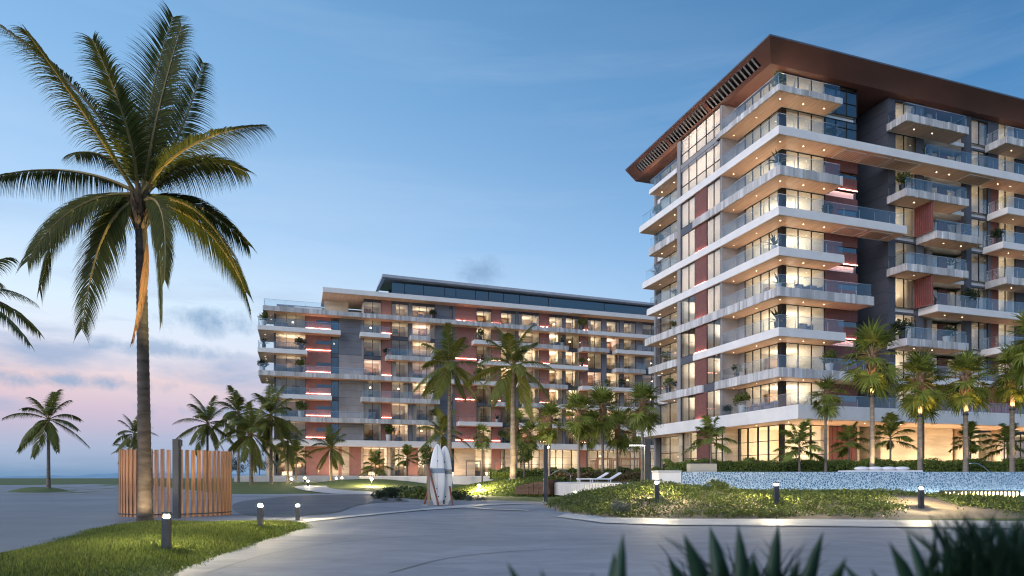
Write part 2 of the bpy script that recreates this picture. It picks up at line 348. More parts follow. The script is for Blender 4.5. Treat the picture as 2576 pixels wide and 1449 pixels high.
PLAZA = [(-1400, 1900), (-1400, 1240), (-300, 1219), (0, 1216.5), (120, 1217.5), (240, 1216.5), (330, 1221), (470, 1232), (570, 1243), (700, 1243), (800, 1242), (940, 1241), (1010, 1247), (1060, 1258), (1130, 1259), (1240, 1258), (1330, 1262), (1436, 1263.5), (1440, 1285), (1520, 1300), (1700, 1304), (2000, 1305), (2600, 1311), (4000, 1325), (4000, 1900)]
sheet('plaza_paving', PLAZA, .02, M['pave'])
sheet('road', cr([(-700, 1420), (-500, 1235), (60, 1226), (200, 1221), (330, 1226), (420, 1250), (450, 1300), (330, 1308), (200, 1345), (60, 1395), (-60, 1440), (-300, 1600)], 5), .034, M['road'])
sheet('dark_paving', cr([(584, 1276), (605, 1262), (690, 1252), (772, 1246.5), (900, 1245), (970, 1250), (1030, 1261.5), (960, 1264), (895, 1272), (850, 1288), (780, 1295), (700, 1299), (610, 1294)], 5), .036, M['asph'])
sheet('white_path', cr([(741, 1226), (765, 1221), (800, 1218.5), (842, 1217.5), (822, 1222.5), (835, 1229), (880, 1234), (960, 1239), (985, 1243.5), (900, 1243), (830, 1241), (770, 1234)], 4), .05, M['pavel'])
sheet('kerb_line', [(760, 1308), (900, 1295), (1060, 1280), (1150, 1271), (1215, 1267.5), (1330, 1265), (1436, 1264), (1436, 1265.6), (1330, 1267), (1235, 1270), (1185, 1275), (1240, 1280), (1330, 1283), (1330, 1284.6), (1235, 1282), (1168, 1277), (1060, 1283.5), (900, 1299), (770, 1313)], .045, M['pavel'])
for k, ln in enumerate([[(520, 1446), (700, 1392), (900, 1362), (1120, 1350), (1400, 1352)], [(980, 1446), (1150, 1405), (1400, 1385), (1700, 1388)], [(1090, 1296), (1180, 1312), (1330, 1326), (1600, 1334)]]):
    ctr = [Vector((*gpt(*q), 0)) for q in ln]; ctr = [ctr[0] * 2 - ctr[1]] + ctr + [ctr[-1] * 2 - ctr[-2]]
    fine = cr([(c.x, c.y) for c in ctr], 8)[8:8 * (len(ctr) - 2)]; up, dn = [], []
    for i in range(len(fine)):
        a, c = Vector(fine[max(0, i - 1)]), Vector(fine[min(len(fine) - 1, i + 1)]); d = (c - a).normalized(); n = Vector((-d.y, d.x)) * .012; up.append(tuple(Vector(fine[i]) + n)); dn.append(tuple(Vector(fine[i]) - n))
    sheet('paving_joint', up + dn[::-1], .026, M['asph'], world_pts=True, maxlen=50)
sheet('paving_band', [(1440, 1286), (1520, 1301), (1700, 1305), (2000, 1306), (2600, 1312), (2600, 1330), (2000, 1323), (1700, 1321), (1520, 1316), (1400, 1300)], .045, M['pavel'])

def mound(name, outline, h, m, label, cat, kind=None, rings=14, power=1.3, noise=0.03, cshift=(0, 0)):
    cxm = sum(p[0] for p in outline) / len(outline) + cshift[0]; cym = sum(p[1] for p in outline) / len(outline) + cshift[1]
    v = []; k = len(outline)
    for r in range(rings + 1):
        t = r / rings
        for (x, y) in outline:
            X = cxm + (x - cxm) * t; Y = cym + (y - cym) * t
            z = gz(X, Y) - .06 + (h + .06) * max(0, 1 - t ** 2.2) ** power + noise * (math.sin(X * 2.1 + Y) + math.sin(Y * 2.7 - X)) * (1 - t)
            v.append((X, Y, z))
    f = [(r * k + i, r * k + (i + 1) % k, (r + 1) * k + (i + 1) % k, (r + 1) * k + i) for r in range(rings) for i in range(k)]
    f = [q[::-1] for q in f] if sum(outline[i][0] * outline[(i + 1) % k][1] - outline[(i + 1) % k][0] * outline[i][1] for i in range(k)) > 0 else f
    o = obj(name, mesh_np(name, v, f, m, True)); tag(o, label, cat, kind=kind)
    def surf(x, y):
        # height by radial fraction
        an = math.atan2(y - cym, x - cxm); best = 1e9
        dx, dy = x - cxm, y - cym
        for i in range(k):
            a = outline[i]; c = outline[(i + 1) % k]
            ax, ay = a[0] - cxm, a[1] - cym; bx, by = c[0] - cxm, c[1] - cym
            den = dx * (by - ay) - dy * (bx - ax)
            if abs(den) < 1e-9: continue
            s = (ax * (by - ay) - ay * (bx - ax)) / den
            q = (ax * dy - ay * dx) / -den if False else None
            if s > 0:
                px, py = dx * s, dy * s
                e = (bx - ax) ** 2 + (by - ay) ** 2
                w = ((px - ax) * (bx - ax) + (py - ay) * (by - ay)) / e
                if -.001 <= w <= 1.001: best = min(best, s)
        t = min(1, 1 / best) if best < 1e8 else 1
        return gz(x, y) - .06 + (h + .06) * max(0, 1 - t ** 2.2) ** power + noise * (math.sin(x * 2.1 + y) + math.sin(y * 2.7 - x)) * (1 - t), t
    return o, surf
def inside(poly, x, y):
    c = False; n = len(poly)
    for i in range(n):
        x1, y1 = poly[i]; x2, y2 = poly[(i + 1) % n]
        if (y1 > y) != (y2 > y) and x < (x2 - x1) * (y - y1) / (y2 - y1) + x1: c = not c
    return c
def grass(name, poly, surf, n, hmin, hmax, m, w=.008, wide=1.0):
    xs = [p[0] for p in poly]; ys = [p[1] for p in poly]; pts = []
    # height lookup on a lattice keeps this quick
    gx = np.linspace(min(xs), max(xs), 60); gy = np.linspace(min(ys), max(ys), 60)
    Z = np.zeros((60, 60)); T = np.ones((60, 60))
    for i, X in enumerate(gx):
        for j, Y in enumerate(gy):
            if inside(poly, X, Y): Z[i, j], T[i, j] = surf(X, Y)
            else: T[i, j] = 2
    U = rng.random((n * 2, 2)); X = min(xs) + U[:, 0] * (max(xs) - min(xs)); Y = min(ys) + U[:, 1] * (max(ys) - min(ys))
    fi = U[:, 0] * 59; fj = U[:, 1] * 59; i0 = np.minimum(fi.astype(int), 58); j0 = np.minimum(fj.astype(int), 58); a = fi - i0; c = fj - j0
    z = Z[i0, j0] * (1 - a) * (1 - c) + Z[i0 + 1, j0] * a * (1 - c) + Z[i0, j0 + 1] * (1 - a) * c + Z[i0 + 1, j0 + 1] * a * c
    ok = (T[i0, j0] < 1.5) & (T[i0 + 1, j0] < 1.5) & (T[i0, j0 + 1] < 1.5) & (T[i0 + 1, j0 + 1] < 1.5)
    X, Y, z = X[ok][:n], Y[ok][:n], z[ok][:n]; k = len(X)
    hh = (hmin + (hmax - hmin) * rng.random(k) ** 1.6) * (.75 + .5 * np.sin(X * 1.7) * np.sin(Y * 1.3) ** 2 + .15)
    an = rng.random(k) * 6.283; ww = w * (1 + Y / 12)
    le = hh * .7 * rng.random(k); an2 = rng.random(k) * 6.283
    v = np.empty((k, 3, 3)); ca, sa = np.cos(an) * ww, np.sin(an) * ww
    v[:, 0] = np.stack([X - ca, Y - sa, z - .01], 1); v[:, 1] = np.stack([X + ca, Y + sa, z - .01], 1)
    v[:, 2] = np.stack([X + np.cos(an2) * le, Y + np.sin(an2) * le, z + hh], 1)
    o = obj(name, mesh_np(name, v.reshape(-1, 3), np.arange(k * 3).reshape(-1, 3), m)); return o
near_lawn = cr([gpt(-260, 1430), gpt(-20, 1392), gpt(120, 1358), gpt(280, 1322), gpt(420, 1311), (-8.4, 19.8), gpt(740, 1311), gpt(806, 1323), gpt(770, 1340), gpt(690, 1368), gpt(560, 1418), gpt(470, 1452), gpt(380, 1530), gpt(-100, 1620), gpt(-500, 1600)], 5)
lawn_o, lawn_s = mound('near_lawn', near_lawn, .22, M['grassb'], None, None, kind='structure', noise=.012)
tag(grass('grass', near_lawn, lawn_s, 95000, .03, .10, M['blade']), 'short green grass on the rounded bed in the near left corner', 'grass', kind='stuff')
isl = [(-46.5 + 3.6 * math.cos(a) - 5.6 * math.sin(a), 64.5 + 8.5 * math.sin(a)) for a in np.linspace(0, 6.283, 28, endpoint=False)]
mound('island_lawn', isl, .42, M['grassb'], None, None, kind='structure')
hill = [(2.2 + 8.6 * math.cos(a), 54 + 9.5 * math.sin(a) + 1.2 * math.sin(2 * a)) for a in np.linspace(0, 6.283, 36, endpoint=False)]
hill_o, hill_s = mound('lawn_hill', hill, 1.15, M['grassb'], None, None, kind='structure', noise=.03)
tag(grass('hill_grass', hill, hill_s, 60000, .04, .11, M['blade'], w=.010), 'mown grass on the round hill behind the surfboards', 'grass', kind='stuff')
hill2 = [(-16.5 + 7.5 * math.cos(a), 74 + 9 * math.sin(a)) for a in np.linspace(0, 6.283, 30, endpoint=False)]
mound('lawn_rise', hill2, .55, M['grassb'], None, None, kind='structure')

# ------------------------------------------------------------------ foliage builders
def leafcloud(n, fn, size, aspect=2.2, up=.3):
    """n diamond leaves; fn(k) -> (k,3) centres"""
    c = fn(n); d = rng.normal(size=(n, 3)); d[:, 2] += up; d /= np.linalg.norm(d, axis=1)[:, None]
    e = rng.normal(size=(n, 3)); s = np.cross(d, e); s /= np.linalg.norm(s, axis=1)[:, None]
    L = (size * (.6 + .8 * rng.random(n)))[:, None]
    v = np.empty((n, 4, 3)); v[:, 0] = c - d * L * .5; v[:, 1] = c + s * L / aspect * .5; v[:, 2] = c + d * L * .5; v[:, 3] = c - s * L / aspect * .5
    return v.reshape(-1, 3), np.arange(4 * n).reshape(-1, 4)
def blob(cs, rs, shell=.55):
    cs = np.array(cs, float); rs = np.array(rs, float)
    if rs.ndim == 1: rs = np.stack([rs] * 3, 1)
    w = rs.prod(1) ** .67; w /= w.sum()
    def fn(n):
        i = rng.choice(len(cs), n, p=w); d = rng.normal(size=(n, 3)); d /= np.linalg.norm(d, axis=1)[:, None]
        return cs[i] + d * rs[i] * (shell + (1 - shell) * rng.random(n) ** .6)[:, None] * (1 + .12 * rng.normal(size=n))[:, None]
    return fn
def bush_mesh(name, r, n, size, m, lumps=7, flat=.75):
    cs = [(random.uniform(-.5, .5) * r, random.uniform(-.5, .5) * r, r * flat * random.uniform(.35, .85)) for _ in range(lumps)]
    v, f = leafcloud(n, blob(cs, [r * random.uniform(.3, .52) for _ in cs], .4), size); v[:, 2] = np.maximum(v[:, 2], .01)
    return mesh_np(name, v, f, m)
def bez(p0, p1, p2, t):
    return p0 * (1 - t) ** 2 + p1 * 2 * t * (1 - t) + p2 * t * t
def frond_mesh(name, p0, p1, p2, leaf, n, m, droop=.8, width=.022, spread=1.0, radial=None, t0=.12, stalk=.03, plume=0.0, roll=0.0):
    """pinnate frond: a tapering stalk with two rows of hanging leaflets"""
    p0, p1, p2 = map(Vector, (p0, p1, p2)); b = MB(); ts = np.linspace(0, 1, 14)
    PN = (p1 - p0).cross(p2 - p0)
    if PN.length < .02: PN = (p2 - p0).cross(Vector(radial or (1, 0, 0)))
    PN.normalize()
    pts = [bez(p0, p1, p2, t) for t in ts]; b.tube(pts, [stalk * (1 - .85 * t) for t in ts], 5)
    nst = len(b.f)
    for i in range(n):
        t = t0 + (1 - t0) * (i + random.random() * .5) / n
        p = bez(p0, p1, p2, t); T = (bez(p0, p1, p2, min(1, t + .02)) - bez(p0, p1, p2, t - .02)).normalized()
        up = Vector((0, 0, 1))
        S = (PN - T * PN.dot(T)).normalized(); Nn = S.cross(T).normalized()
        if roll: S, Nn = S * math.cos(roll) + Nn * math.sin(roll), Nn * math.cos(roll) - S * math.sin(roll)
        if Nn.z < -.3: Nn = -Nn
        prof = min(1, .35 + (t - t0) * 3.2) * (1 - .62 * max(0, (t - .45) / .55) ** 1.4)
        for sd in (-1, 1):
            if random.random() < .05: continue
            Ln = leaf * prof * random.uniform(.85, 1.1)
            d = (S * sd * spread + T * (.55 + .75 * t) + Nn * (.12 + plume * random.uniform(-1, 1))).normalized()
            q = p.copy(); wv = (T - d * T.dot(d)).normalized() * width * random.uniform(.8, 1.2)
            prev = None; segs = 4
            for k in range(segs + 1):
                a = k / segs; ww = wv * (1.0 if k == 1 else .55 if k == 0 else (1 - a) * 1.15 + .04)
                cur = (tuple(q - ww), tuple(q + ww)); n0 = len(b.v); b.v += cur
                if prev is not None: b.f.append((prev, prev + 1, n0 + 1, n0))
                prev = n0
                d = (d + Vector((0, 0, -1)) * droop * .42 * (0.6 + a) * random.uniform(.8, 1.2)).normalized()
                q = q + d * (Ln / segs)
    me = b.mesh(name, m); me.materials.append(M['rachis'])
    idx = np.zeros(len(me.polygons), np.int32); idx[:nst] = 1; me.polygons.foreach_set('material_index', idx); return me
def fan_mesh(name, pet, rad, m, blades=26, elev=0.0, droop=.6):
    """fan leaf: stalk then blades radiating, tips hanging; leaf points along +X at elevation elev"""
    b = MB(); d0 = Vector((math.cos(elev), 0, math.sin(elev))); sag = Vector((0, 0, -1))
    pts = [Vector((0, 0, 0)) + d0 * pet * t + sag * pet * .22 * t * t for t in np.linspace(0, 1, 6)]
    b.tube(pts, [.035 - .018 * i / 5 for i in range(6)], 5); nst = len(b.f)
    c = pts[-1]; T = (pts[-1] - pts[-2]).normalized(); S = Vector((0, 1, 0)); Nn = S.cross(T)
    for i in range(blades):
        a = R(-140 + 280 * (i + random.uniform(-.2, .2)) / (blades - 1)); d = (T * math.cos(a) + S * math.sin(a) - Nn * .18 * abs(math.sin(a)) + Nn * random.uniform(-.1, .1)).normalized()
        L = rad * (.78 + .22 * math.cos(a)) * random.uniform(.88, 1.08); side = d.cross(Nn).normalized(); q = c.copy(); prev = None
        for k, wd in enumerate((.012, .042, .044, .022, .004)):
            cur = [tuple(q - side * wd * rad), tuple(q + side * wd * rad)]; n0 = len(b.v); b.v += cur
            if prev is not None: b.f.append((prev, prev + 1, n0 + 1, n0))
            prev = n0; q = q + d * L / 4
            if k >= 1: d = (d + sag * droop * (.25 + .28 * k)).normalized()
    me = b.mesh(name, m); me.materials.append(M['rachis'])
    idx = np.zeros(len(me.polygons), np.int32); idx[:nst] = 1; me.polygons.foreach_set('material_index', idx); return me
def trunk_mesh(name, h, r0, r1, m, bend=(0, 0), flare=1.35, ring=.0, k=14, step=.22):
    n = max(8, int(h / step)); pts = []; rad = []
    for i in range(n + 1):
        t = i / n; pts.append((bend[0] * t * t, bend[1] * t * t, h * t - .25 * (1 - t)))
        r = r0 + (r1 - r0) * t ** .8; r *= 1 + (flare - 1) * math.exp(-t * h / .5)
        rad.append(r)
        if ring and i < n:
            t2 = (i + .82) / n; pts.append((bend[0] * t2 * t2, bend[1] * t2 * t2, h * t2 - .25 * (1 - t2))); rad.append(r * (1 + ring * random.uniform(.5, 1.3)))
    return MB().tube(pts, rad, k).mesh(name, m, True)
# shared coconut fronds, one for each rise angle
COCO = []
for el, bendd, ln in ((80, .25, 1.0), (62, .55, 1.0), (45, .75, 1.02), (28, .8, 1.0), (8, .75, .98), (-12, .7, .95), (-38, .5, .9), (-60, .35, .85)):
    for var in range(2):
        e = R(el + random.uniform(-5, 5)); L = ln * 2.6
        p1 = Vector((math.cos(e) * L * .55, random.uniform(-.1, .1), math.sin(e) * L * .55)); p2 = Vector((math.cos(e) * L, random.uniform(-.25, .25), math.sin(e) * L - bendd * L * .62))
        if el > 70: p2 = Vector((L * .42, .1, L * .85))
        COCO.append(frond_mesh('frond', (0, 0, 0), p1, p2, .80, 46, M['frond'], droop=.75, width=.032, radial=(1, 0, 0)))
def coconut(dx, depth, crown_dy, base_z, radius, label, trunk_m='trunk', tr=.15, n=17, bend=(0, 0), seed=0, top=True, upl=0):
    random.seed(seed + int(dx)); x, y = P(dx, depth); zc = CAMZ + (HOR - crown_dy) / F * depth
    t = thing('coconut_palm', label, 'palm tree', (x, y, base_z), 0, 'coconut palms'); hh = zc - base_z
    obj('trunk', trunk_mesh('trunk', hh, tr * 1.15, tr * .75, M[trunk_m], bend), t)
    s = radius / 2.4; a = random.uniform(0, 6.28)
    for i in range(n):
        cls = int(8 * (i + .3) / n); cls = min(7, max(0, cls)); k = cls * 2 + random.randrange(2)
        if not top and cls < 1: k = 2
        a += 2.4 + random.uniform(-.25, .25)
        o = obj('frond', COCO[k], t, (bend[0], bend[1], hh), a, s * random.uniform(.88, 1.1))
        o.rotation_euler[1] = random.uniform(-.08, .08)
    if upl: uplight(t, (0.5, -.9, .15), hh, upl); uplight(t, (-.3, -1.0, .15), 1.2, 130, (1, .74, .40), 80)
    random.seed(3); return t
FANS = [fan_mesh('fan_leaf', random.uniform(.7, .9), random.uniform(.75, .9), M['fan'], 24, R(e), dr) for e, dr in ((75, .35), (55, .45), (35, .55), (15, .6), (-8, .7), (-30, .75), (-52, .6), (-70, .4))]
def fan_palm(dx, depth, crown_dy, base_z, radius, label, tr=.17, n=34, pale=True, upl=0, boots=True, group='fan palms'):
    tr *= .68; n = int(n * .82)
    random.seed(int(dx) * 3); x, y = P(dx, depth); zc = CAMZ + (HOR - crown_dy) / F * depth; hh = zc - base_z
    t = thing('fan_palm', label, 'palm tree', (x, y, base_z), 0, group)
    obj('trunk', trunk_mesh('trunk', hh, tr, tr * .85, M['trunkp' if pale else 'trunk'], flare=1.5), t)
    s = radius / 1.5
    if boots:
        b = MB(); hb = min(1.3 * s, hh * .2)
        for i in range(44):
            z = hh - hb * (i / 44) - .12; an = i * 2.4; r = tr * (1.0 + .25 * (1 - i / 44)); ca, sa = math.cos(an), math.sin(an)
            w = .07 * s; sx, sy = -sa * w, ca * w; l = .30 * s
            b.quad((ca * r - sx, sa * r - sy, z - .1), (ca * r + sx, sa * r + sy, z - .1), (ca * (r + .13 * s) + sx * .5, sa * (r + .13 * s) + sy * .5, z + l), (ca * (r + .13 * s) - sx * .5, sa * (r + .13 * s) - sy * .5, z + l))
        b.build('leaf_boots', M['boot'], t)
    a = 0
    for i in range(n):
        k = min(7, int(8 * (i + random.uniform(-.4, 1)) / n)); k = max(0, k); a += 2.4 + random.uniform(-.3, .3)
        o = obj('fan_leaf', FANS[k], t, (0, 0, hh - .25 * s * (i / n)), a, s * random.uniform(.85, 1.12)); o.rotation_euler[0] = random.uniform(-.2, .2)
    if upl:
        uplight(t, (.35, -.75, .2), hh, upl * .6)
        if upl > 600: uplight(t, (-.2, -.95, .55), 1.9, 240, (1, .78, .45), 90)
        for ang in (-2.2, -.9):
            l = bpy.data.lights.new('crown_light', 'SPOT'); l.energy = 130; l.color = (1, .58, .25); l.spot_size = R(110); l.spot_blend = .8; l.shadow_soft_size = .05
            o = bpy.data.objects.new('crown_light', l); link(o, t); o.location = (math.cos(ang) * (tr + .16), math.sin(ang) * (tr + .16), hh - 1.75 * s); o.rotation_euler = (math.pi - .12, 0, 0)
        MB().tube([(0, 0, hh - 1.86 * s), (0, 0, hh - 1.78 * s)], tr * .95 + .03, 14).build('lamp_ring', M['metal'], t)
    return t
YOUNG = []
for el, bd in ((78, .25), (60, .6), (42, .85), (22, .9), (0, .8)):
    e = R(el); L = 1.5
    YOUNG.append(frond_mesh('frond', (0, 0, 0), (math.cos(e) * L * .55, 0, math.sin(e) * L * .6), (math.cos(e) * L + .15, .06, math.sin(e) * L - bd * L * .5), .62, 30, M['fan'], droop=.6, width=.040, radial=(1, 0, 0), t0=.2, stalk=.022, plume=.5))
def young_palm(dx, depth, crown_dy, base_z, radius, label, n=15, tr=.07):
    random.seed(int(dx) * 5); x, y = P(dx, depth); zc = CAMZ + (HOR - crown_dy) / F * depth; hh = zc - base_z
    t = thing('young_palm', label, 'palm tree', (x, y, base_z), 0, 'young feather palms')
    obj('trunk', trunk_mesh('trunk', hh, tr, tr * .8, M['trunkp'], flare=1.3), t); a = random.random() * 6
    for i in range(n):
        a += 2.4 + random.uniform(-.3, .3)
        obj('frond', YOUNG[min(4, int(5 * i / n))], t, (0, 0, hh - .3 * radius * i / n), a, radius / 1.35 * random.uniform(.85, 1.15))
    return t
def uplight(parent, loc, h, power, col=(1, .72, .34), ang=62):
    l = bpy.data.lights.new('uplight', 'SPOT'); l.energy = power; l.color = col; l.spot_size = R(ang); l.spot_blend = .6; l.shadow_soft_size = .06
    o = bpy.data.objects.new('uplight', l); link(o, parent); o.location = loc
    d = Vector((0, 0, h)) - Vector(loc); o.rotation_euler = (-d).to_track_quat('Z', 'Y').to_euler()
    b = MB(); b.tube([(loc[0], loc[1], loc[2] - .22), (loc[0], loc[1], loc[2] - .03)], .06, 8); b.build('uplight_can', M['metal'], parent)

# ------------------------------------------------------------------ buildings: frame of reference
ROT = R(18.2); CU, SU = math.cos(ROT), math.sin(ROT)
class Frame:
    def __init__(s, x, y): s.x, s.y = x, y
    def w(s, a, b, z=0): return (s.x + a * CU - b * SU, s.y + a * SU + b * CU, z)
    def u(s, dx, y=0):
        r = (dx - CX) / F; return (r * (s.y + y * CU) - (s.x - y * SU)) / (CU - SU * r)
    def v(s, dx, x=0):
        r = (dx - CX) / F; return ((s.x + x * CU) - r * (s.y + x * SU)) / (SU + CU * r)
    def z(s, dy, a, b): return CAMZ + (HOR - dy) / F * s.w(a, b)[1]
class Bld:
    def __init__(s, name, label, fr):
        s.fr = fr; s.root = thing(name, label, 'building', (fr.x, fr.y, 0), ROT)
    def box(s, name, m, *a): return MB().box(*a).build(name, M[m], s.root)
    def ab(s, b, ax, a0, a1, face, d0, d1, z0, z1):
        if ax == 'u': b.box(a0, a1, face + d0, face + d1, z0, z1)
        else: b.box(face + d0, face + d1, a0, a1, z0, z1)
    def window(s, ax, a0, a1, face, z0, z1, mull=(), trans=(), g='glass', fw=.045, bar=.06, par=None):
        a0, a1 = sorted((a0, a1)); b = MB(); A = lambda *q: s.ab(b, ax, q[0], q[1], face, q[2], q[3], q[4], q[5])
        A(a0, a1, -.01, .07, z0, z0 + fw); A(a0, a1, -.01, .07, z1 - fw, z1); A(a0, a0 + fw, -.01, .07, z0 + fw, z1 - fw); A(a1 - fw, a1, -.01, .07, z0 + fw, z1 - fw)
        xs = [a0 + fw]
        for q in sorted(mull):
            A(q - bar / 2, q + bar / 2, -.015, .075, z0 + fw, z1 - fw); xs += [q - bar / 2, q + bar / 2]
        xs.append(a1 - fw)
        zs = [z0 + fw]
        for q in sorted(trans): zs += [q - .025, q + .025]
        zs.append(z1 - fw)
        for i in range(0, len(xs), 2):
            for q in trans: A(xs[i], xs[i + 1], -.012, .09, q - .025, q + .025)
        o = b.build('window', M['frame'], s.root if par is None else par)
        for i in range(0, len(xs), 2):
            for j in range(0, len(zs), 2):
                p = MB(); s.ab(p, ax, xs[i], xs[i + 1], face, .03, .045, zs[j], zs[j + 1]); p.build('pane', M[g], o)
        return o
    def room(s, ax, a0, a1, face, depth, z0, z1, lit, warm=None, cut=True, blind=False):
        a0, a1 = sorted((a0, a1)); d0 = .13
        def pt(a, d, z): return (a, face + d, z) if ax == 'u' else (face + d, a, z)
        b = MB(); q = b.quad
        q(pt(a0, d0, z0), pt(a0, depth, z0), pt(a0, depth, z1), pt(a0, d0, z1)); q(pt(a1, d0, z0), pt(a1, d0, z1), pt(a1, depth, z1), pt(a1, depth, z0))
        q(pt(a0, d0, z0), pt(a1, d0, z0), pt(a1, depth, z0), pt(a0, depth, z0)); q(pt(a0, d0, z1), pt(a0, depth, z1), pt(a1, depth, z1), pt(a1, d0, z1))
        r = b.build('room', M['room'], s.root)
        w = a1 - a0; hh = z1 - z0
        MB().quad(pt(a0, depth, z0), pt(a1, depth, z0), pt(a1, depth, z1), pt(a0, depth, z1)).build('back_wall', random.choice(M['roomb']), r)
        if w > 1.6 and random.random() < .5:
            c = MB(); p0 = a0 + w * random.uniform(.15, .5); s.ab(c, ax, p0, p0 + random.uniform(.5, 1.1), face, depth - .06, depth - .02, z0 + 1.3, z0 + 2.0); c.build('picture', random.choice(M['art']), r)
        if w > 2 and random.random() < .6:
            c = MB(); p0 = a0 + w * random.uniform(.1, .4); s.ab(c, ax, p0, p0 + w * .4, face, 1.0, 1.8, z0 + .02, z0 + .45); s.ab(c, ax, p0, p0 + w * .4, face, 1.6, 1.82, z0 + .452, z0 + .85); c.build('sofa', M['fabric'], r)
        if random.random() < .2:
            c = MB(); p0 = a0 + w * random.uniform(.3, .7); X = pt(p0, depth * .45, 0); c.tube([(X[0], X[1], z1 - .95), (X[0], X[1], z1 - .75)], [.17, .09], 10).build('pendant_lamp', M['pend'], r)
        # furnishing: a doorway or cabinet on the back wall and a curtain at one side
        k = random.random()
        if k < .75:
            p0 = a0 + w * random.uniform(.1, .55); pw = min(w * .4, random.uniform(.8, 1.5)); c = MB()
            s.ab(c, ax, p0, p0 + pw, face, depth - random.uniform(.1, .6), depth - .01, z0 + .01, z0 + random.choice((2.1, 2.1, .9, hh * .7))); c.build('cabinet', M['roomd'], r)
        if cut and random.random() < .5:
            c = MB(); side = random.random() < .5; cw = min(.7, w * .28); st = (a0 + .05) if side else (a1 - .05 - cw); n = 9
            for i in range(n):
                f0 = .30 + .05 * (i % 2); s.ab(c, ax, st + cw * i / n, st + cw * (i + 1) / n, face, f0, f0 + .03, z0 + .03, z1 - .03)
            c.build('curtain', M['curtain'], r)
        if blind:
            c = MB(); s.ab(c, ax, a0 + .03, a1 - .03, face, .24, .255, z0 + .03, z1 - .03); c.build('blind', M['blind'], r)
        if lit > 0:
            l = bpy.data.lights.new('room_light', 'AREA'); l.shape = 'RECTANGLE'; l.size = max(.4, w * .5); l.size_y = .7; l.energy = 2.4 * lit * w * depth * hh / 10; l.color = warm or (1, .85, .66)
            o = bpy.data.objects.new('room_light', l); link(o, s.root); p = pt((a0 + a1) / 2, depth * .66, z0 + 1.25)
            o.location = p; o.rotation_euler = (math.pi, 0, 0 if ax == 'u' else math.pi / 2)
            if blind: l.size = hh * .8; l.size_y = w * .8; o.location = pt((a0 + a1) / 2, depth * .6, (z0 + z1) / 2); o.rotation_euler = (0, math.pi / 2, 0)
        return r
    def wash(s, lst, zt):
        for (x0, x1, y0, y1, e) in lst:                      # unseen fill lights added on balcony floors to brighten the soffits
            l = bpy.data.lights.new('soffit_fill', 'AREA'); l.shape = 'RECTANGLE'; l.size = max(.1, x1 - x0); l.size_y = max(.1, y1 - y0); l.energy = e; l.color = (1, .70, .42)
            o = bpy.data.objects.new('soffit_fill', l); link(o, s.root); o.location = ((x0 + x1) / 2, (y0 + y1) / 2, zt + .12); o.rotation_euler = (math.pi, 0, 0)
    def slab(s, pts, zt, th, style, edges, soff=True, lights=(), lip=True, wash=()):
        """pts: outline; edges: indices of outline edges that show; style white/stone"""
        if style == 'white':
            b = MB(); b.prism(pts, zt - th, zt - .17 if lip else zt)
            if lip:
                k = len(pts)
                ar = sum(pts[i][0] * pts[(i + 1) % k][1] - pts[(i + 1) % k][0] * pts[i][1] for i in range(k)); sg = 1 if ar > 0 else -1
                out = []
                for i in range(k):
                    p, q0, q1 = pts[i], pts[i - 1], pts[(i + 1) % k]
                    def nrm(a, c2):
                        ex, ey = c2[0] - a[0], c2[1] - a[1]; l = math.hypot(ex, ey) or 1; return (-ey / l * sg, ex / l * sg)
                    n1, n2 = nrm(q0, p), nrm(p, q1); out.append((p[0] + (n1[0] + n2[0]) * .022, p[1] + (n1[1] + n2[1]) * .022))
                b.prism(out, zt - .155, zt)
                # recessed shadow joint
                out2 = []
                for i in range(k):
                    p, q0, q1 = pts[i], pts[i - 1], pts[(i + 1) % k]
                    ex = lambda a, c2: ((-(c2[1] - a[1])) / (math.hypot(c2[0] - a[0], c2[1] - a[1]) or 1) * sg, (c2[0] - a[0]) / (math.hypot(c2[0] - a[0], c2[1] - a[1]) or 1) * sg)
                    n1, n2 = ex(q0, p), ex(p, q1); out2.append((p[0] + (n1[0] + n2[0]) * .06, p[1] + (n1[1] + n2[1]) * .06))
                b.prism(out2, zt - .18, zt - .15)
            o = b.build('slab', M['white'], s.root)
        else:
            o = MB().prism(pts, zt - th, zt - .01).build('slab', M['white'], s.root); b = MB()
            for i in edges:
                p, q = Vector((*pts[i], 0)), Vector((*pts[(i + 1) % len(pts)], 0)); L = (q - p).length; d = (q - p) / L
                n = Vector((d.y, -d.x, 0)); a = 0
                while a < L - .02:
                    w = min(random.uniform(.22, .42), L - a); dp = random.uniform(.03, .10); up = random.uniform(-.02, .03); lo = random.uniform(0, .04)
                    A = p + d * (a + .006); B = p + d * (a + w - .006); A2 = A + n * dp; B2 = B + n * dp; z0, z1 = zt - th - .02 - lo, zt + up; k = len(b.v)
                    b.v += [(A.x, A.y, z0), (B.x, B.y, z0), (B2.x, B2.y, z0), (A2.x, A2.y, z0), (A.x, A.y, z1), (B.x, B.y, z1), (B2.x, B2.y, z1), (A2.x, A2.y, z1)]
                    b.f += [tuple(k + j for j in qd) for qd in ((0, 1, 2, 3), (7, 6, 5, 4), (3, 2, 6, 7), (1, 5, 6, 2), (0, 3, 7, 4))]; a += w
            tag(b.build('fascia', M['stone'], o), kind='stuff')
        if wash: s.wash(wash, zt)
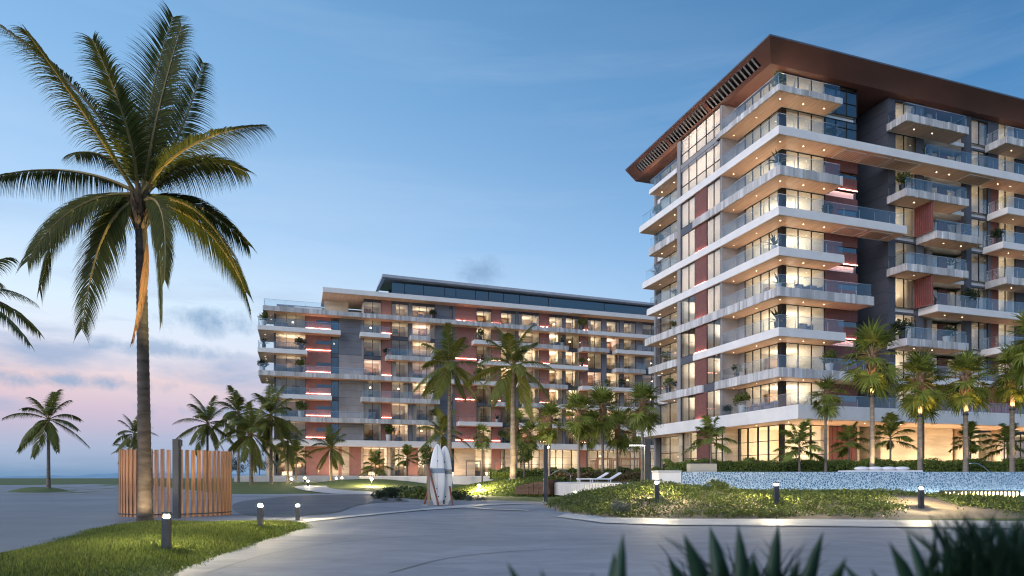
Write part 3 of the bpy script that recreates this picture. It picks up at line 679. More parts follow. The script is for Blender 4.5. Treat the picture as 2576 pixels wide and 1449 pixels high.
        if soff:
            k = len(pts); ar = sum(pts[i][0] * pts[(i + 1) % k][1] - pts[(i + 1) % k][0] * pts[i][1] for i in range(k)); sg = 1 if ar > 0 else -1; out = []
            for i in range(k):
                p, q0, q1 = pts[i], pts[i - 1], pts[(i + 1) % k]
                ex = lambda a, c2: ((-(c2[1] - a[1])) / (math.hypot(c2[0] - a[0], c2[1] - a[1]) or 1) * sg, (c2[0] - a[0]) / (math.hypot(c2[0] - a[0], c2[1] - a[1]) or 1) * sg)
                n1, n2 = ex(q0, p), ex(p, q1); out.append((p[0] + (n1[0] + n2[0]) * .10, p[1] + (n1[1] + n2[1]) * .10))
            MB().prism(out, zt - th - .03, zt - th + .01).build('soffit', M['soffit'], o)
        for (lx, ly) in lights:
            MB().disc(lx, ly, zt - th - .036, .05, 8).build('downlight', M['down'], o)
        return o
    def balustrade(s, path, zt, h=1.05, pw=1.7):
        """path: list of (x,y); glass panes with a thin top rail and steel posts"""
        b = MB(); panes = []
        for (x0, y0), (x1, y1) in zip(path[:-1], path[1:]):
            L = math.hypot(x1 - x0, y1 - y0)
            if L < .1: continue
            n = max(1, round(L / pw)); dx, dy = (x1 - x0) / L, (y1 - y0) / L
            if abs(dx) > abs(dy): b.box(x0, x1, y0 - .02, y0 + .02, zt + h, zt + h + .025)
            else: b.box(x0 - .02, x0 + .02, y0, y1, zt + h, zt + h + .025)
            for i in range(n):
                a0, a1 = L * i / n + .012, L * (i + 1) / n - .012
                xa, xb, ya, yb = x0 + dx * a0, x0 + dx * a1, y0 + dy * a0, y0 + dy * a1
                if abs(dx) > abs(dy): panes.append((xa, xb, ya - .008, ya + .008))
                else: panes.append((xa - .008, xa + .008, ya, yb))
                px, py = x0 + dx * L * i / n, y0 + dy * L * i / n
                b.box(px - .018, px + .018, py + .02 if abs(dx) > abs(dy) else py - .018, py + .05 if abs(dx) > abs(dy) else py + .018, zt, zt + .8)
        o = b.build('balustrade', M['rail'], s.root)
        for p in panes: MB().box(p[0], p[1], p[2], p[3], zt + .02, zt + h).build('pane', M['bal'], o)
        return o
    redm = 'red'; ledz = 0.0
    def red(s, ax, a0, a1, face, z0, z1, led=True, slit=False, th=.12):
        a0, a1 = sorted((a0, a1)); b = MB()
        if slit:
            zm = z0 + (z1 - z0) * .42; s.ab(b, ax, a0, a1, face, 0, th, z0, zm); s.ab(b, ax, a0, a1, face, -.05, th, zm + .52, z1)
            s.ab(b, ax, a0, a0 + (a1 - a0) * .42, face, .02, th, zm, zm + .52)
        else: s.ab(b, ax, a0, a1, face, 0, th, z0, z1)
        o = b.build('cladding_panel', M[s.redm], s.root)
        if slit:
            c = MB(); s.ab(c, ax, a0 + (a1 - a0) * .42, a1, face, .08, .1, zm, zm + .52); c.build('pane', M['glassd'], o)
        if led:
            c = MB(); s.ab(c, ax, a0 + .03, a1 - .03, face, -.09, -.065, z0 + s.ledz + .004, z0 + s.ledz + .03); c.build('light_strip', M['led'], o)
        return o
    def panels(s, ax, a0, a1, face, z0, z1, ph=1.1, m='grey', cols=1):
        a0, a1 = sorted((a0, a1)); n = max(1, round((z1 - z0) / ph)); base = MB(); s.ab(base, ax, a0 + .01, a1 - .01, face, .03, .14, z0, z1); w = base.build('wall', M['frame'], s.root)
        for i in range(n):
            for c in range(cols):
                p = MB(); A0 = a0 + (a1 - a0) * c / cols; A1 = a0 + (a1 - a0) * (c + 1) / cols
                s.ab(p, ax, A0 + (.01 if c else 0), A1, face, 0, .028, z0 + (z1 - z0) * i / n + .012, z0 + (z1 - z0) * (i + 1) / n - .012); p.build('panel', M[m], w)
        return w
LV = [None] + [7.1 + 3.33 * k for k in range(9)]; TH = .72
c1 = lambda x: 1569.7 + .3935 * x
cE = lambda x: 2173.5 + .2778 * x

# ------------------------------------------------------------------ the tall block on the right
RB = Frame(21.96, 54.0); GR = 1.7
def tall_block():
    B = Bld('tall_apartment_block', 'tall apartment block with overhanging bronze roof and wide glazed corner balconies', RB)
    fv = lambda x: RB.v(c1(x)); fu = lambda x, y=0: RB.u(c1(x), y)
    va, vb, vc, ve = fv(615), fv(445), fv(335), 23.0
    UR = 46.0
    uA = fu(1490, 2); uB = fu(1690, 2)
    # slabs: level -> [ (left run end v, style) , right run end u ]
    spec = {9: (fv(590), fu(1395), 'stone', .45), 8: (fv(97), UR, 'white', TH), 7: (fv(440), fu(1395), 'stone', TH), 6: (fv(117), fu(1810), 'white', TH),
            5: (fv(145), fu(1410), 'white', TH), 4: (fv(135), fu(1595), 'stone', TH), 3: (fv(440), fu(1420), 'white', TH), 2: (fv(585), fu(1750), 'stone', TH)}
    for k, (vl, ur, st, th) in spec.items():
        z = LV[k]; pts = [(0, 0), (ur, 0), (ur, 2.0), (2.0, 2.0), (2.0, vl), (0, vl)]
        lts = [(1.0, 1.0), (1.0, 4.0), (1.0, 7.2), (3.4, 1.0), (5.6, 1.0)]
        if vl > 16: lts += [(1.0, 17.2), (1.0, 20.2)]
        if ur > 40: lts += [(a, 1.0) for a in (18.6, 20.2, 26.5, 28.2, 34)]
        o = B.slab(pts, z, th, st, [0, 1, 4, 5], lights=lts, wash=[(1.3, 1.8, 1, 7.5, 46), (1.5, 6.5, 1.3, 1.8, 30)])
        # louvred openings under the long slabs
        if k in (8, 6):
            for (a0, a1) in [(7.2, 9.6), (10.0, 12.4), (12.9, 15.8), (22.0, 25.0)] if k == 8 else [(7.2, 9.6), (10.2, 12.6)]:
                b = MB(); b.box(a0 - .06, a0, .35, 1.8, z - th - .09, z - th - .031); b.box(a1, a1 + .06, .35, 1.8, z - th - .09, z - th - .031)
                b.box(a0 - .06, a1 + .06, .29, .35, z - th - .09, z - th - .031); b.box(a0 - .06, a1 + .06, 1.8, 1.86, z - th - .09, z - th - .031); b.build('louvre_frame', M['white'], o)
                for i in range(9):
                    x = a0 + (a1 - a0) * (i + .5) / 9; MB().quad((x - .08, .35, z - th - .085), (x + .08, .35, z - th - .035), (x + .08, 1.8, z - th - .035), (x - .08, 1.8, z - th - .085)).build('louvre', M['white'], o)
        # balcony glass
        end = min(ur, 40) - .12
        B.balustrade([(.12, min(vl, va) - .15), (.12, .12), (end if k != 8 else 6.3, .12)], z)
        if k == 8: B.balustrade([(16.2, .12), (40, .12)], z)
    for k in (9, 7, 3, 2):                                   # far end balconies
        v0 = vc if k != 2 else fv(500); v1 = fv(160) if k != 2 else fv(215); z = LV[k]
        B.slab([(0, v0), (2.0 if k != 2 else .2, v0), (2.0, vc), (2.0, v1), (0, v1)] if k == 2 else [(0, v0), (2.0, v0), (2.0, v1), (0, v1)], z, TH if k != 9 else .5, 'stone' if k != 9 else 'white', [2, 3] if k != 2 else [3, 4], lights=[(1, v0 + 2), (1, v0 + 4.5)] if k != 2 else [(1, vc + 2)])
    for k in range(2, 10):
        v1 = {9: fv(160), 8: fv(110), 7: fv(160), 6: fv(130), 5: fv(158), 4: fv(148), 3: fv(170), 2: fv(225)}[k]
        B.balustrade([(.12, vc + .1), (.12, v1 - .1)], LV[k])
    # podium slab
    zt = LV[1]; pp = [(-.35, -2.6), (UR, -2.6), (UR, 2), (2, 2), (2, 23.2), (-.35, 23.2)]
    B.slab(pp, zt, 1.12, 'white', [], lights=[(1, 0), (1, 4), (1, 8), (4, -1), (8, -1), (12, -1), (16, -1), (20, -1), (24, -1)], wash=[(1.3, 1.8, 1, 7.5, 36), (1.5, 6.5, 1.3, 1.8, 24), (18, 26, 1.3, 1.8, 16)])
    B.balustrade([(.12, va), (.12, -1.2), (40, -1.2)], zt)
    # storeys
    for k in range(1, 10):
        z0 = LV[k]; z1 = (LV[k + 1] - (TH if k + 1 != 9 else .45) - .03) if k < 9 else 36.3
        lit = random.choice((4, 6, 8, 10))
        # corner room glazed on two sides
        w = B.window('u', 2.45, 6.66, 2.0, z0, z1, (3.77, 5.2))
        w = B.window('v', 2.45, 6.9, 2.0, z0, z1, (3.6, 4.7, 5.8))
        B.box('corner_post', 'frame', 1.98, 2.44, 1.98, 2.44, z0, z1)
        b = MB(); zc = z1 - .02; zf = z0 + .02
        b.quad((2.1, 2.1, zf), (6.6, 2.1, zf), (6.6, 6.9, zf), (2.1, 6.9, zf)); b.quad((2.1, 2.1, zc), (2.1, 6.9, zc), (6.6, 6.9, zc), (6.6, 2.1, zc))
        b.quad((6.6, 2.1, zf), (6.6, 2.1, zc), (6.6, 6.9, zc), (6.6, 6.9, zf)); b.quad((2.1, 6.9, zf), (6.6, 6.9, zf), (6.6, 6.9, zc), (2.1, 6.9, zc))
        r = b.build('room', M['room'], B.root)
        MB().box(4.2, 5.6, 6.4, 6.85, z0 + .02, z0 + random.choice((.9, 2.1))).build('cabinet', M['roomd'], r)
        l = bpy.data.lights.new('room_light', 'AREA'); l.size = 1.6; l.energy = lit * 16.0; l.color = (1, .85, .66)
        lo = bpy.data.objects.new('room_light', l); link(lo, B.root); lo.location = (5.0, 5.2, z0 + 1.2); lo.rotation_euler = (math.pi, 0, 0)
        # side wall of corner balcony and the wall closing the room
        B.box('wall', 'greyl', .16, 2.0, va, va + .2, z0, z1 + .02)
        B.box('wall', 'greyl', 2.02, 2.2, 6.9, va, z0, z1)
        # band above openings of flush zone
        zb = z1 if k < 9 else 36.3
        band = {3: 'dark', 6: 'dark'}.get(k)
        top = k >= 8
        f = .16
        wz1 = z1
        if not top:
            B.window('v', va + .2, fv(520), f, z0, wz1, (fv(565),)); B.room('v', va + .2, fv(520), f, 3.6, z0, wz1, 46 if k > 3 else 38, (1, .88, .76), False, k not in (1, 2, 3))
            B.red('v', fv(520), fv(445), f, z0, wz1, led=(k != 2))
            B.window('v', fv(445), fv(355), f, z0, wz1, (fv(405),)); B.room('v', fv(445), fv(355), f, 3.6, z0, wz1, 46 if k in (5, 6, 7) else 34, (1, .88, .76), False, k in (5, 6, 7))
        else:
            B.window('v', va + .2, fv(355), f, z0, wz1, (fv(565), fv(515), fv(455), fv(405)), (z0 + .95,)); B.room('v', va + .2, fv(355), f, 3.6, z0, wz1, 30, (1, .88, .76), False, True)
        B.box('column', 'greyl', .10, .5, fv(355), vc, z0 - (TH + .03 if k < 9 else .5), wz1)
        if k in (2, 3, 7, 9):                                # spandrels where no slab edge runs
            lo_, hi_ = {2: (fv(585), fv(500)), 3: (fv(440), vc), 7: (fv(440), vc), 9: (fv(590), vc)}[k]
            B.box('spandrel', 'grey' if k != 9 else 'greyl', f, f + .2, lo_, hi_, z0 - TH - .02, z0)
        # far end recess
        B.box('wall', 'greyl', .5, 2.0, vc - .2, vc, z0, z1)
        B.window('v', vc + .1, 21.8, 2.0, z0, z1, (17.5, 19.8)); B.room('v', vc + .1, 21.8, 2.0, 3.4, z0, z1, 5)
        # right face: red cladding or glazed stair, then the deep slot
        if k < 8: B.red('u', 6.66, uA, 2.0, z0, z1, led=k not in (1, 2), slit=True)
        else:
            B.window('u', 6.70, uA, 2.0, z0, z1, (7.9, 9.1), (z0 + 1.1, z0 + 2.2), g='glassd'); B.room('u', 6.7, uA, 2.0, 3, z0, z1, 1.2)
        B.panels('v', 2.03, 9.5, uB, z0 - (TH if k > 1 else 0), z0 + 3.33 - TH if k < 9 else 36.3, 1.1)
        # second part of the front
        e = lambda x, y=2.0: RB.u(cE(x), y)
        zz1 = (z0 + 3.33 - .4) if k < 9 else 36.3
        B.panels('u', uB, e(281), 2.0, z0 - .4, zz1, 1.66)
        B.window('u', e(281), e(468), 2.0, z0, zz1 - .2, (e(362),)); B.room('u', e(281), e(468), 2.0, 3.6, z0, zz1 - .2, random.choice((2, 7, 11)))
        B.box('spandrel', 'grey', e(281), e(468), 2.02, 2.2, zz1 - .2, zz1)
        B.box('pillar', 'grey', e(468), e(540), 1.97, 2.5, z0 - .4, zz1)
        yr = 3.4
        B.box('wall', 'greyl', e(540, yr) - .6, e(540, yr), 2.5, yr, z0, zz1 - .3)
        B.window('u', e(540, yr), e(672, yr), yr, z0, zz1 - .3, (e(605, yr),)); B.room('u', e(540, yr), e(672, yr), yr, 3.2, z0, zz1 - .3, random.choice((2, 7, 9)))
        B.red('u', e(672, yr), e(752, yr), yr, z0, zz1 - .3, led=False)
        B.window('u', e(752, yr), e(925, yr), yr, z0, zz1 - .3, (e(830, yr),)); B.room('u', e(752, yr), e(925, yr), yr, 3.2, z0, zz1 - .3, random.choice((2, 6, 9)))
        B.box('pillar', 'grey', e(925), e(970), 1.97, 2.5, z0 - .4, zz1)
        B.window('u', e(970), e(1120), 2.0, z0, zz1 - .2, (e(1041),)); B.room('u', e(970), e(1120), 2.0, 3.6, z0, zz1 - .2, random.choice((3, 8, 12)))
        B.box('spandrel', 'grey', e(970), e(1120), 2.02, 2.2, zz1 - .2, zz1)
        B.box('pillar', 'grey', e(1120), e(1145), 1.97, 2.5, z0 - .4, zz1)
        if k < 8: B.red('u', e(1145), e(1215), 2.0, z0, zz1, led=k % 2 == 1)
        else: B.box('pillar', 'grey', e(1145), e(1215), 1.97, 2.5, z0 - .4, zz1)
        B.window('u', e(1215), e(1372), 2.0, z0, zz1, (e(1280),)); B.room('u', e(1215), e(1372), 2.0, 3.6, z0, zz1, random.choice((3, 7, 9)))
        B.panels('u', e(1372), e(1520), 2.0, z0 - .4, zz1, 1.66)
        B.box('floor_plate', 'white', uB + .3, UR, 2.22, 7.4, z0 - .38, z0 - .03)
        B.box('floor_plate', 'white', 2.22, uA - .1, 2.22, 22.8, z0 - .6, z0 - .1)
    # back mass closing the building
    B.box('back_wall', 'greyl', 4.8, UR, 9.6, 9.9, 0, 36.3)
    B.box('back_wall', 'greyl', 5.6, 6.0, 9.9, 22.9, 0, 36.3)
    B.box('end_wall', 'greyl', 2.0, 5.8, 22.9, 23.2, GR, 36.3); B.box('wall', 'grey', uA - .2, uA, 2.14, 9.5, LV[1], 36.3)
    # single balconies of the second part
    yb = 0.0; e = lambda x: RB.u(cE(x), 0)
    for k, a0, a1, st in ((9, 13.75, 21.3, 'stone'), (7, 13.75, 21.3, 'stone'), (5, 13.75, 21.3, 'stone'), (3, 13.75, 21.3, 'stone'), (6, 17.35, 23.0, 'stone'), (4, 17.5, 44, 'white'), (2, 17.0, 44, 'white'),
                          (9, 26.2, 36, 'stone'), (7, 26.4, 36, 'white'), (6, 25.8, 44, 'white'), (5, 26.2, 36, 'stone'), (3, 25.5, 36, 'white')):
        B.slab([(a0, 0), (a1, 0), (a1, 1.96), (a0, 1.96)], LV[k], .62, st, [0, 1, 3], lights=[(a0 + 2, .9), (a0 + 4.2, .9)], wash=[(a0 + .5, min(a1, a0 + 8) - .5, 1.2, 1.7, 15)])
        B.balustrade([(a0 + .12, 1.9), (a0 + .12, .12), (a1 - .12, .12), (a1 - .12, 1.9)], LV[k])
    for k in (6, 4):                                         # red fin screens
        sc = MB().box(16.98, 17.06, .1, 1.95, LV[k], LV[k] + .08).build('fin_screen', M['fin'], B.root)
        for i in range(9): MB().box(16.93, 17.11, .12 + i * .215, .18 + i * .215, LV[k] + .08, LV[k + 1] - .66).build('fin', M['fin'], sc)
    sc = MB().box(23.2, 27.4, -.5, -.42, LV[1] + 1.0, LV[1] + 1.06).build('fin_screen', M['fin'], B.root)
    for i in range(10): MB().box(23.3 + i * .42, 23.42 + i * .42, -.55, -.35, LV[1] + .01, LV[2] - .64).build('fin', M['fin'], sc)
    # roof with thin edge and sloping soffit
    ze, zi = 37.45, 36.35; xo, yo, vo = -1.0, -.12, 24.6; xi, yi = .36, 1.37
    b = MB()
    b.quad((xo, yo, ze), (UR, yo, ze), (UR, yi, zi), (xi, yi, zi)); b.quad((xi, yi, zi), (UR, yi, zi), (UR, 12, zi), (xi, 12, zi))
    # left side: strips around the louvre opening
    f0, f1 = .22, .78
    L = lambda f: (xo + (xi - xo) * f, ze + (zi - ze) * f)
    def strip(fa, fb, va_, vb_):
        (xa, za), (xb, zb) = L(fa), L(fb); ya0 = yo + (yi - yo) * fa; yb0 = yo + (yi - yo) * fb
        b.quad((xa, va_ if va_ is not None else ya0, za), (xb, va_ if va_ is not None else yb0, zb), (xb, vb_, zb), (xa, vb_, za))
    strip(0, f0, None, vo); strip(f1, 1, None, vo); strip(f0, f1, None, 2.2); strip(f0, f1, 22.8, vo)
    for q in (9.3, 16.2): strip(f0, f1, q, q + .45)
    b.quad((xi, 12, zi), (6.4, 12, zi), (6.4, vo, zi), (xi, vo, zi))
    rf = b.build('roof', M['bronze'], B.root)
    MB().prism([(xo - .02, yo - .02), (UR, yo - .02), (UR, 12), (8, 12), (8, vo + .02), (xo - .02, vo + .02)], ze + .01, ze + .14).build('roof_edge', M['roof'], rf)
    MB().prism([(2.4, 1.6), (UR, 1.6), (UR, 1.68), (2.48, 1.68), (2.48, vo - 2), (2.4, vo - 2)], ze + .14, ze + .75).build('parapet_glass', M['bal'], rf)
    n = 0
    for (q0, q1) in ((2.3, 9.25), (9.8, 16.15), (16.7, 22.75)):
        k = 13
        for i in range(k):
            q = q0 + (q1 - q0) * (i + .5) / k; (xa, za), (xb, zb) = L(f0), L(f1)
            MB().quad((xa, q - .13, za - .01), (xb, q - .13, zb - .01), (xb, q + .10, zb + .05), (xa, q + .10, za + .05)).build('roof_louvre', M['slat'], rf)
    for q in (1.5, 5, 9.5, 13, 17, 21):                       # unseen fill lights added to warm the roof soffit
        l = bpy.data.lights.new('roof_soffit_fill', 'AREA'); l.size = .4; l.size_y = 2.2; l.shape = 'RECTANGLE'; l.energy = 26; l.color = (1, .66, .40)
        lo = bpy.data.objects.new('roof_soffit_fill', l); link(lo, B.root); lo.location = (-.12 if q > 8.5 else 1.0, q, 35.2 if q > 8.5 else 34.3); lo.rotation_euler = (math.pi, 0, 0)
    # ground floor
    g0, g1 = GR, LV[1] - 1.16; c2 = lambda x: RB.u(c1(x), 2.0)
    vl = RB.v(c1(730), 2.0)
    B.window('v', 2.3, vl, 2.0, g0, g1, tuple(2.3 + (vl - 2.3) * i / 4 for i in (1, 2, 3)), (g0 + 1.7, g0 + 2.9), bar=.16)
    B.box('wall', 'trav', .5, 2.0, va, va + .25, g0, g1); B.box('wall', 'trav', 2.0, 2.2, vl, va + .1, g0, g1)
    B.window('v', va + .25, fv(520), .4, g0, g1, (fv(565),), (g0 + 2.0,)); B.room('v', va + .25, fv(520), .4, 4, g0, g1, 20)
    B.red('v', fv(520), fv(445), .4, g0, g1, led=False)
    B.window('v', fv(445), fv(355), .4, g0, g1, (fv(405),), (g0 + 1.6, g0 + 2.6)); B.room('v', fv(445), fv(355), .4, 4, g0, g1, 12)
    B.box('column', 'trav', .3, .8, fv(355), vc, g0, g1)
    B.window('v', vc + .1, 21.8, 2.0, g0, g1, (17.5, 19.8), (g0 + 2.4,)); B.room('v', vc + .1, 21.8, 2.0, 3.4, g0, g1, 5)
    B.box('corner_post', 'frame', 1.95, 2.3, 1.95, 2.3, g0, g1)
    B.window('u', 2.3, c2(1290), 2.0, g0, g1, (c2(1195),), (g0 + 1.7, g0 + 2.9), bar=.16)
    b = MB(); x1 = c2(1290)
    b.quad((2.15, 2.15, g0 + .02), (x1, 2.15, g0 + .02), (x1, 7.6, g0 + .02), (2.15, 7.6, g0 + .02)); b.quad((2.15, 2.15, g1 - .02), (2.15, 7.6, g1 - .02), (x1, 7.6, g1 - .02), (x1, 2.15, g1 - .02))
    b.quad((x1, 2.15, g0), (x1, 2.15, g1), (x1, 7.6, g1), (x1, 7.6, g0)); b.quad((2.15, 7.6, g0), (x1, 7.6, g0), (x1, 7.6, g1), (2.15, 7.6, g1)); b.build('room', M['room'], B.root)
    l = bpy.data.lights.new('room_light', 'AREA'); l.size = 3.2; l.energy = 330; l.color = (1, .72, .42)
    lo = bpy.data.objects.new('room_light', l); link(lo, B.root); lo.location = (4.6, 5, g0 + .9); lo.rotation_euler = (math.pi, 0, 0)
    B.box('wall', 'trav', x1, c2(1308), 1.98, 2.6, g0, g1)
    d = B.box('door', 'red', c2(1308), c2(1490), 2.05, 2.2, g0, g1 - .05)
    for i in range(1, 6):
        x = c2(1308) + (c2(1490) - c2(1308)) * i / 6; MB().box(x - .03, x + .03, 2.0, 2.06, g0, g1 - .1).build('batten', M['fin'], d)
    B.box('wall', 'trav', c2(1490), c2(1502), 1.95, 5.4, g0, g1); B.window('u', c2(1502), c2(1575), 3.4, g0, g1, (), (g0 + 2.6,)); B.room('u', c2(1502), c2(1575), 3.4, 2, g0, g1, 8)
    w = B.box('wall', 'trav', c2(1575), c2(2030), .9, 1.4, g0, g1); B.box('wall', 'trav', c2(1575), c2(1600), 1.4, 5.4, g0, g1)
    B.window('u', c2(2035), UR - 2, 4.6, g0, g1, tuple(c2(2035) + i * 2.4 for i in range(1, 8)), (g0 + 2.7,)); B.room('u', c2(2035), UR - 2, 4.6, 3.5, g0, g1, 7)
    for x in (2085, 2328, 2545, 2760, 2990): MB().tube([(c2(x), 1.2, g0), (c2(x), 1.2, g1)], .42, 20).build('column', M['trav'], B.root, sm=True)
    for x in (2190, 2420): B.box('wall', 'trav', c2(x), c2(x + 90), 3.6, 4.4, g0, g1)
    b = MB(); b.prism([(-1.2, -3.2), (UR, -3.2), (UR, 12), (7, 12), (7, 24.5), (-1.2, 24.5)], -.3, GR - .01); b.build('terrace', M['pavel'], B.root)
    # warm wash lights of the arcade
    for a in (5, 12.5, 16.5, 21, 26, 32):
        l = bpy.data.lights.new('arcade_light', 'AREA'); l.size = 1.2; l.energy = 170; l.color = (1, .72, .42)
        lo = bpy.data.objects.new('arcade_light', l); link(lo, B.root); lo.location = (a, -.9, GR + .25); lo.rotation_euler = (math.pi - .45, 0, 0)
    return B
TB = tall_block()

# ------------------------------------------------------------------ the long block on the left
LB = Frame(-37.1, 95.7)
c3 = lambda x: 630.6 + .2083 * x
c4 = lambda x: 1100.2 + .2344 * x
def long_block():
    B = Bld('long_apartment_block', 'long apartment block with stepped roof, red panels and strip balconies beyond the palms', LB)
    B.redm = 'redl'; B.ledz = .42; Y = 1.8; U = lambda d, y=Y: LB.u(d, y); END = 78.0; ug = 1.6
    bays = [('w', c3(300), c3(665), (c3(430), c3(547))), ('r', c3(665), c3(970), 1), ('d', c3(970), c3(1065), ()), ('g', c3(1065), c3(1340), 0), ('f', c3(1340), c3(1365), 0), ('w', c3(1365), c3(1580), (c3(1472),)), ('r', c3(1580), c3(1700), 0),
            ('w', c3(1700), c3(1905), (c3(1800),)), ('g', c3(1905), c3(1950), 0), ('w', c3(1950), c3(2225), (c3(2035), c3(2125))), ('g', c3(2225), c4(190) - 14, 0), ('w', c4(190) - 14, c4(190) - 6, ()), ('g', c4(190) - 6, c4(190), 0),
            ('r', c4(190), c4(420), 0), ('w', c4(420), c4(580), (c4(497),)), ('r', c4(580), c4(680), 0), ('w', c4(680), c4(840), (c4(757),)), ('g', c4(840), c4(870), 0), ('w', c4(870), c4(1095), (c4(1017),)), ('r', c4(1095), c4(1200), 0),
            ('w', c4(1200), c4(1345), (c4(1273),)), ('g', c4(1345), c4(1375), 0), ('w', c4(1375), c4(1525), (c4(1450),)), ('r', c4(1525), c4(1612), 0), ('w', c4(1612), c4(1762), (c4(1687),)), ('g', c4(1762), c4(1815), 0), ('w', c4(1815), c4(1955), (c4(1925),)), ('g', c4(1955), c4(2000), 0),
            ('w', c4(2000), c4(2128), (c4(2057),)), ('g', c4(2128), c4(2200), 0), ('w', c4(2200), c4(2500), (c4(2300), c4(2400)))]
    lv = [None, 7.1, 10.43, 13.76, 17.09, 20.42, 23.7, 26.6, 29.45]
    rooms = {}
    for k in range(1, 8):
        z0 = lv[k]; z1 = lv[k + 1] - .55
        for i, (t, d0, d1, ex) in enumerate(bays):
            a0, a1 = U(d0), U(d1)
            if k == 7 and d1 < 880: continue
            if k == 7 and i < 5: continue
            if t == 'w' or t == 'd':
                B.window('u', a0, a1, Y, z0, z1, tuple(U(q) for q in ex), fw=.05, bar=.07, g='glass' if t == 'w' else 'glassd')
                mid = d0 > c4(100)
                if t == 'd': lit = 0
                elif mid: lit = random.choice((1.5, 5, 9, 13, 16, 20)) if k >= 3 else random.choice((.8, 3, 6, 10))
                else: lit = random.choice((.3, .8, 1.5, 3, 5.5, 9))
                if d0 > c4(1990): lit = min(lit, 3)
                if d0 > c4(2190): lit = .4
                if k == 7: lit = min(lit, 6)
                B.room('u', a0, a1, Y, 3.6, z0, z1, lit, (1, .80, .58) if random.random() < .8 else (1, .72, .62))
                B.box('spandrel', 'grey', a0, a1, Y + .03, Y + .2, z1, z1 + .55)
            elif t == 'r':
                B.red('u', a0, a1, Y - .05, z0 - .02, z1 + .53 - .02, led=(ex == 1) or (a1 - a0 > 4) or (k % 2 == i % 2), slit=(ex == 1))
            elif t == 'g':
                if a1 - a0 > 2: B.panels('u', a0, a1, Y - .02, z0 - .02, z1 + .53 - .02, 1.0, m='greyl' if (k < 5 and d0 < 1000) else 'greym')  # lower storeys get a lighter grey: their lit look put into the colour
                else: B.box('pillar', 'greym', a0, a1, Y - .04, Y + .25, z0, z1 + .54)
            else: B.box('pillar', 'greyl', a0, a1, Y - .04, Y + .25, z0, z1 + .54)
    # end corner: recess on the left side under the overhangs
    B.box('corner_wall', 'grey', U(c3(300)) - .25, U(c3(300)), Y, 16, GR, lv[7] - .6)
    B.box('back_wall', 'greyl', U(c3(300)), END, 8, 8.3, GR, lv[8] - .5)
    for k in range(1, 8): B.box('floor_plate', 'white', U(c3(300)) + .05, END, Y + .22, 7.9, lv[k] - .45, lv[k] - .05)
    # slabs and balconies (level, from, to, style, both in picture bearings on the slab edge)
    u0 = lambda d: LB.u(d, 0)
    S = [(7, 662, 1477, 'stone'), (7, 1478, 1700, 'white'),
         (6, 648, 857, 'white'), (6, c3(1325), c3(1685), 'white'), (6, c3(1935), c3(2170), 'stone'), (6, c4(395), c4(690), 'white'), (6, c4(880), c4(1405), 'stone'), (6, c4(1555), c4(1845), 'stone'), (6, c4(1925), c4(2500), 'white'),
         (5, 648, 773, 'white'), (5, c3(1645), c3(2280), 'stone'), (5, c4(460), c4(1620), 'white'), (5, c4(1920), c4(2235), 'stone'),
         (4, 651, c3(1935), 'stone'), (4, c3(1936), c3(2420), 'white'), (4, c4(100), c4(690), 'white'), (4, c4(860), c4(1400), 'stone'), (4, c4(1555), c4(2500), 'white'),
         (3, 668, c3(700), 'white'), (3, c3(702), c3(980), 'white'), (3, c3(1340), c3(2285), 'stone'), (3, c4(640), c4(800), 'stone'), (3, c4(940), c4(1150), 'stone'), (3, c4(1300), c4(2500), 'white'),
         (2, 668, c3(2290), 'stone'), (2, c4(230), c4(700), 'white'), (2, c4(865), c4(2500), 'white'),
         (1, 668, 1700, 'white')]
    for (k, d0, d1, st) in S:
        a0, a1 = u0(d0), u0(d1); z = lv[k]; th = .66 if k > 1 else .95
        long_ = d0 < 700
        pts = [(a0, 0), (a1, 0), (a1, Y - .06), (a0, Y - .06)]
        if long_: pts = [(a0, 0), (a1, 0), (a1, Y - .06), (U(c3(300)) - .26, Y - .06), (U(c3(300)) - .26, 9), (a0, 9)]
        lts = []
        if long_: lts += [(a0 + .9, 3.2), (a0 + .9, 5.6)]
        B.slab(pts, z, th, st, [0, 1, 3] if not long_ else [0, 1, 4, 5], lights=lts, lip=k == 1, wash=[(a0 + .4, min(a1, a0 + 26) - .4, 1.1, 1.6, 2.6 * (min(a1, a0 + 26) - a0))] if k > 1 else ())
        if k > 1 and k < 7:
            B.balustrade([(a0 + .1, 1.5 if not long_ else 8.5), (a0 + .1, .1), (min(a1, a0 + 16) - .1, .1)], z, 1.0, 2.4)
    B.balustrade([(u0(664), 8.5), (u0(664), .1), (u0(820), .1)], lv[7], 1.0, 3)
    # upper setback roof slab and glazed penthouse
    a0 = u0(812); B.slab([(a0, .0), (END, .0), (END, 9), (a0, 9)], lv[8] + .6, .72, 'white', [], lights=[], lip=False)
    B.box('wall', 'trav', U(c3(900)), U(c3(1195)), 4.5, 4.8, lv[7], lv[8] - .12); B.box('wall', 'white', u0(740), u0(812), 3.5, 3.8, lv[7], lv[7] + 1.1)
    p0 = LB.u(985, 4); zb, zt = lv[8] + .61, lv[8] + 3.6
    b = MB(); b.quad((LB.u(962, 3), 3, zt + .75), (END, 3, zt + .05), (END, 11, zt + .05), (LB.u(962, 3), 11, zt + .75)); b.quad((LB.u(962, 3), 3, zt + .75), (LB.u(962, 3), 3, zt + .3), (END, 3, zt - .3), (END, 3, zt + .05))
    b.quad((LB.u(962, 3), 3, zt + .30), (LB.u(962, 3), 11, zt + .30), (END, 11, zt - .3), (END, 3, zt - .3)); b.quad((LB.u(962, 3), 3, zt + .30), (LB.u(962, 3), 3, zt + .75), (LB.u(962, 3), 11, zt + .75), (LB.u(962, 3), 11, zt + .3))
    b.build('penthouse_roof', M['proof'], B.root)
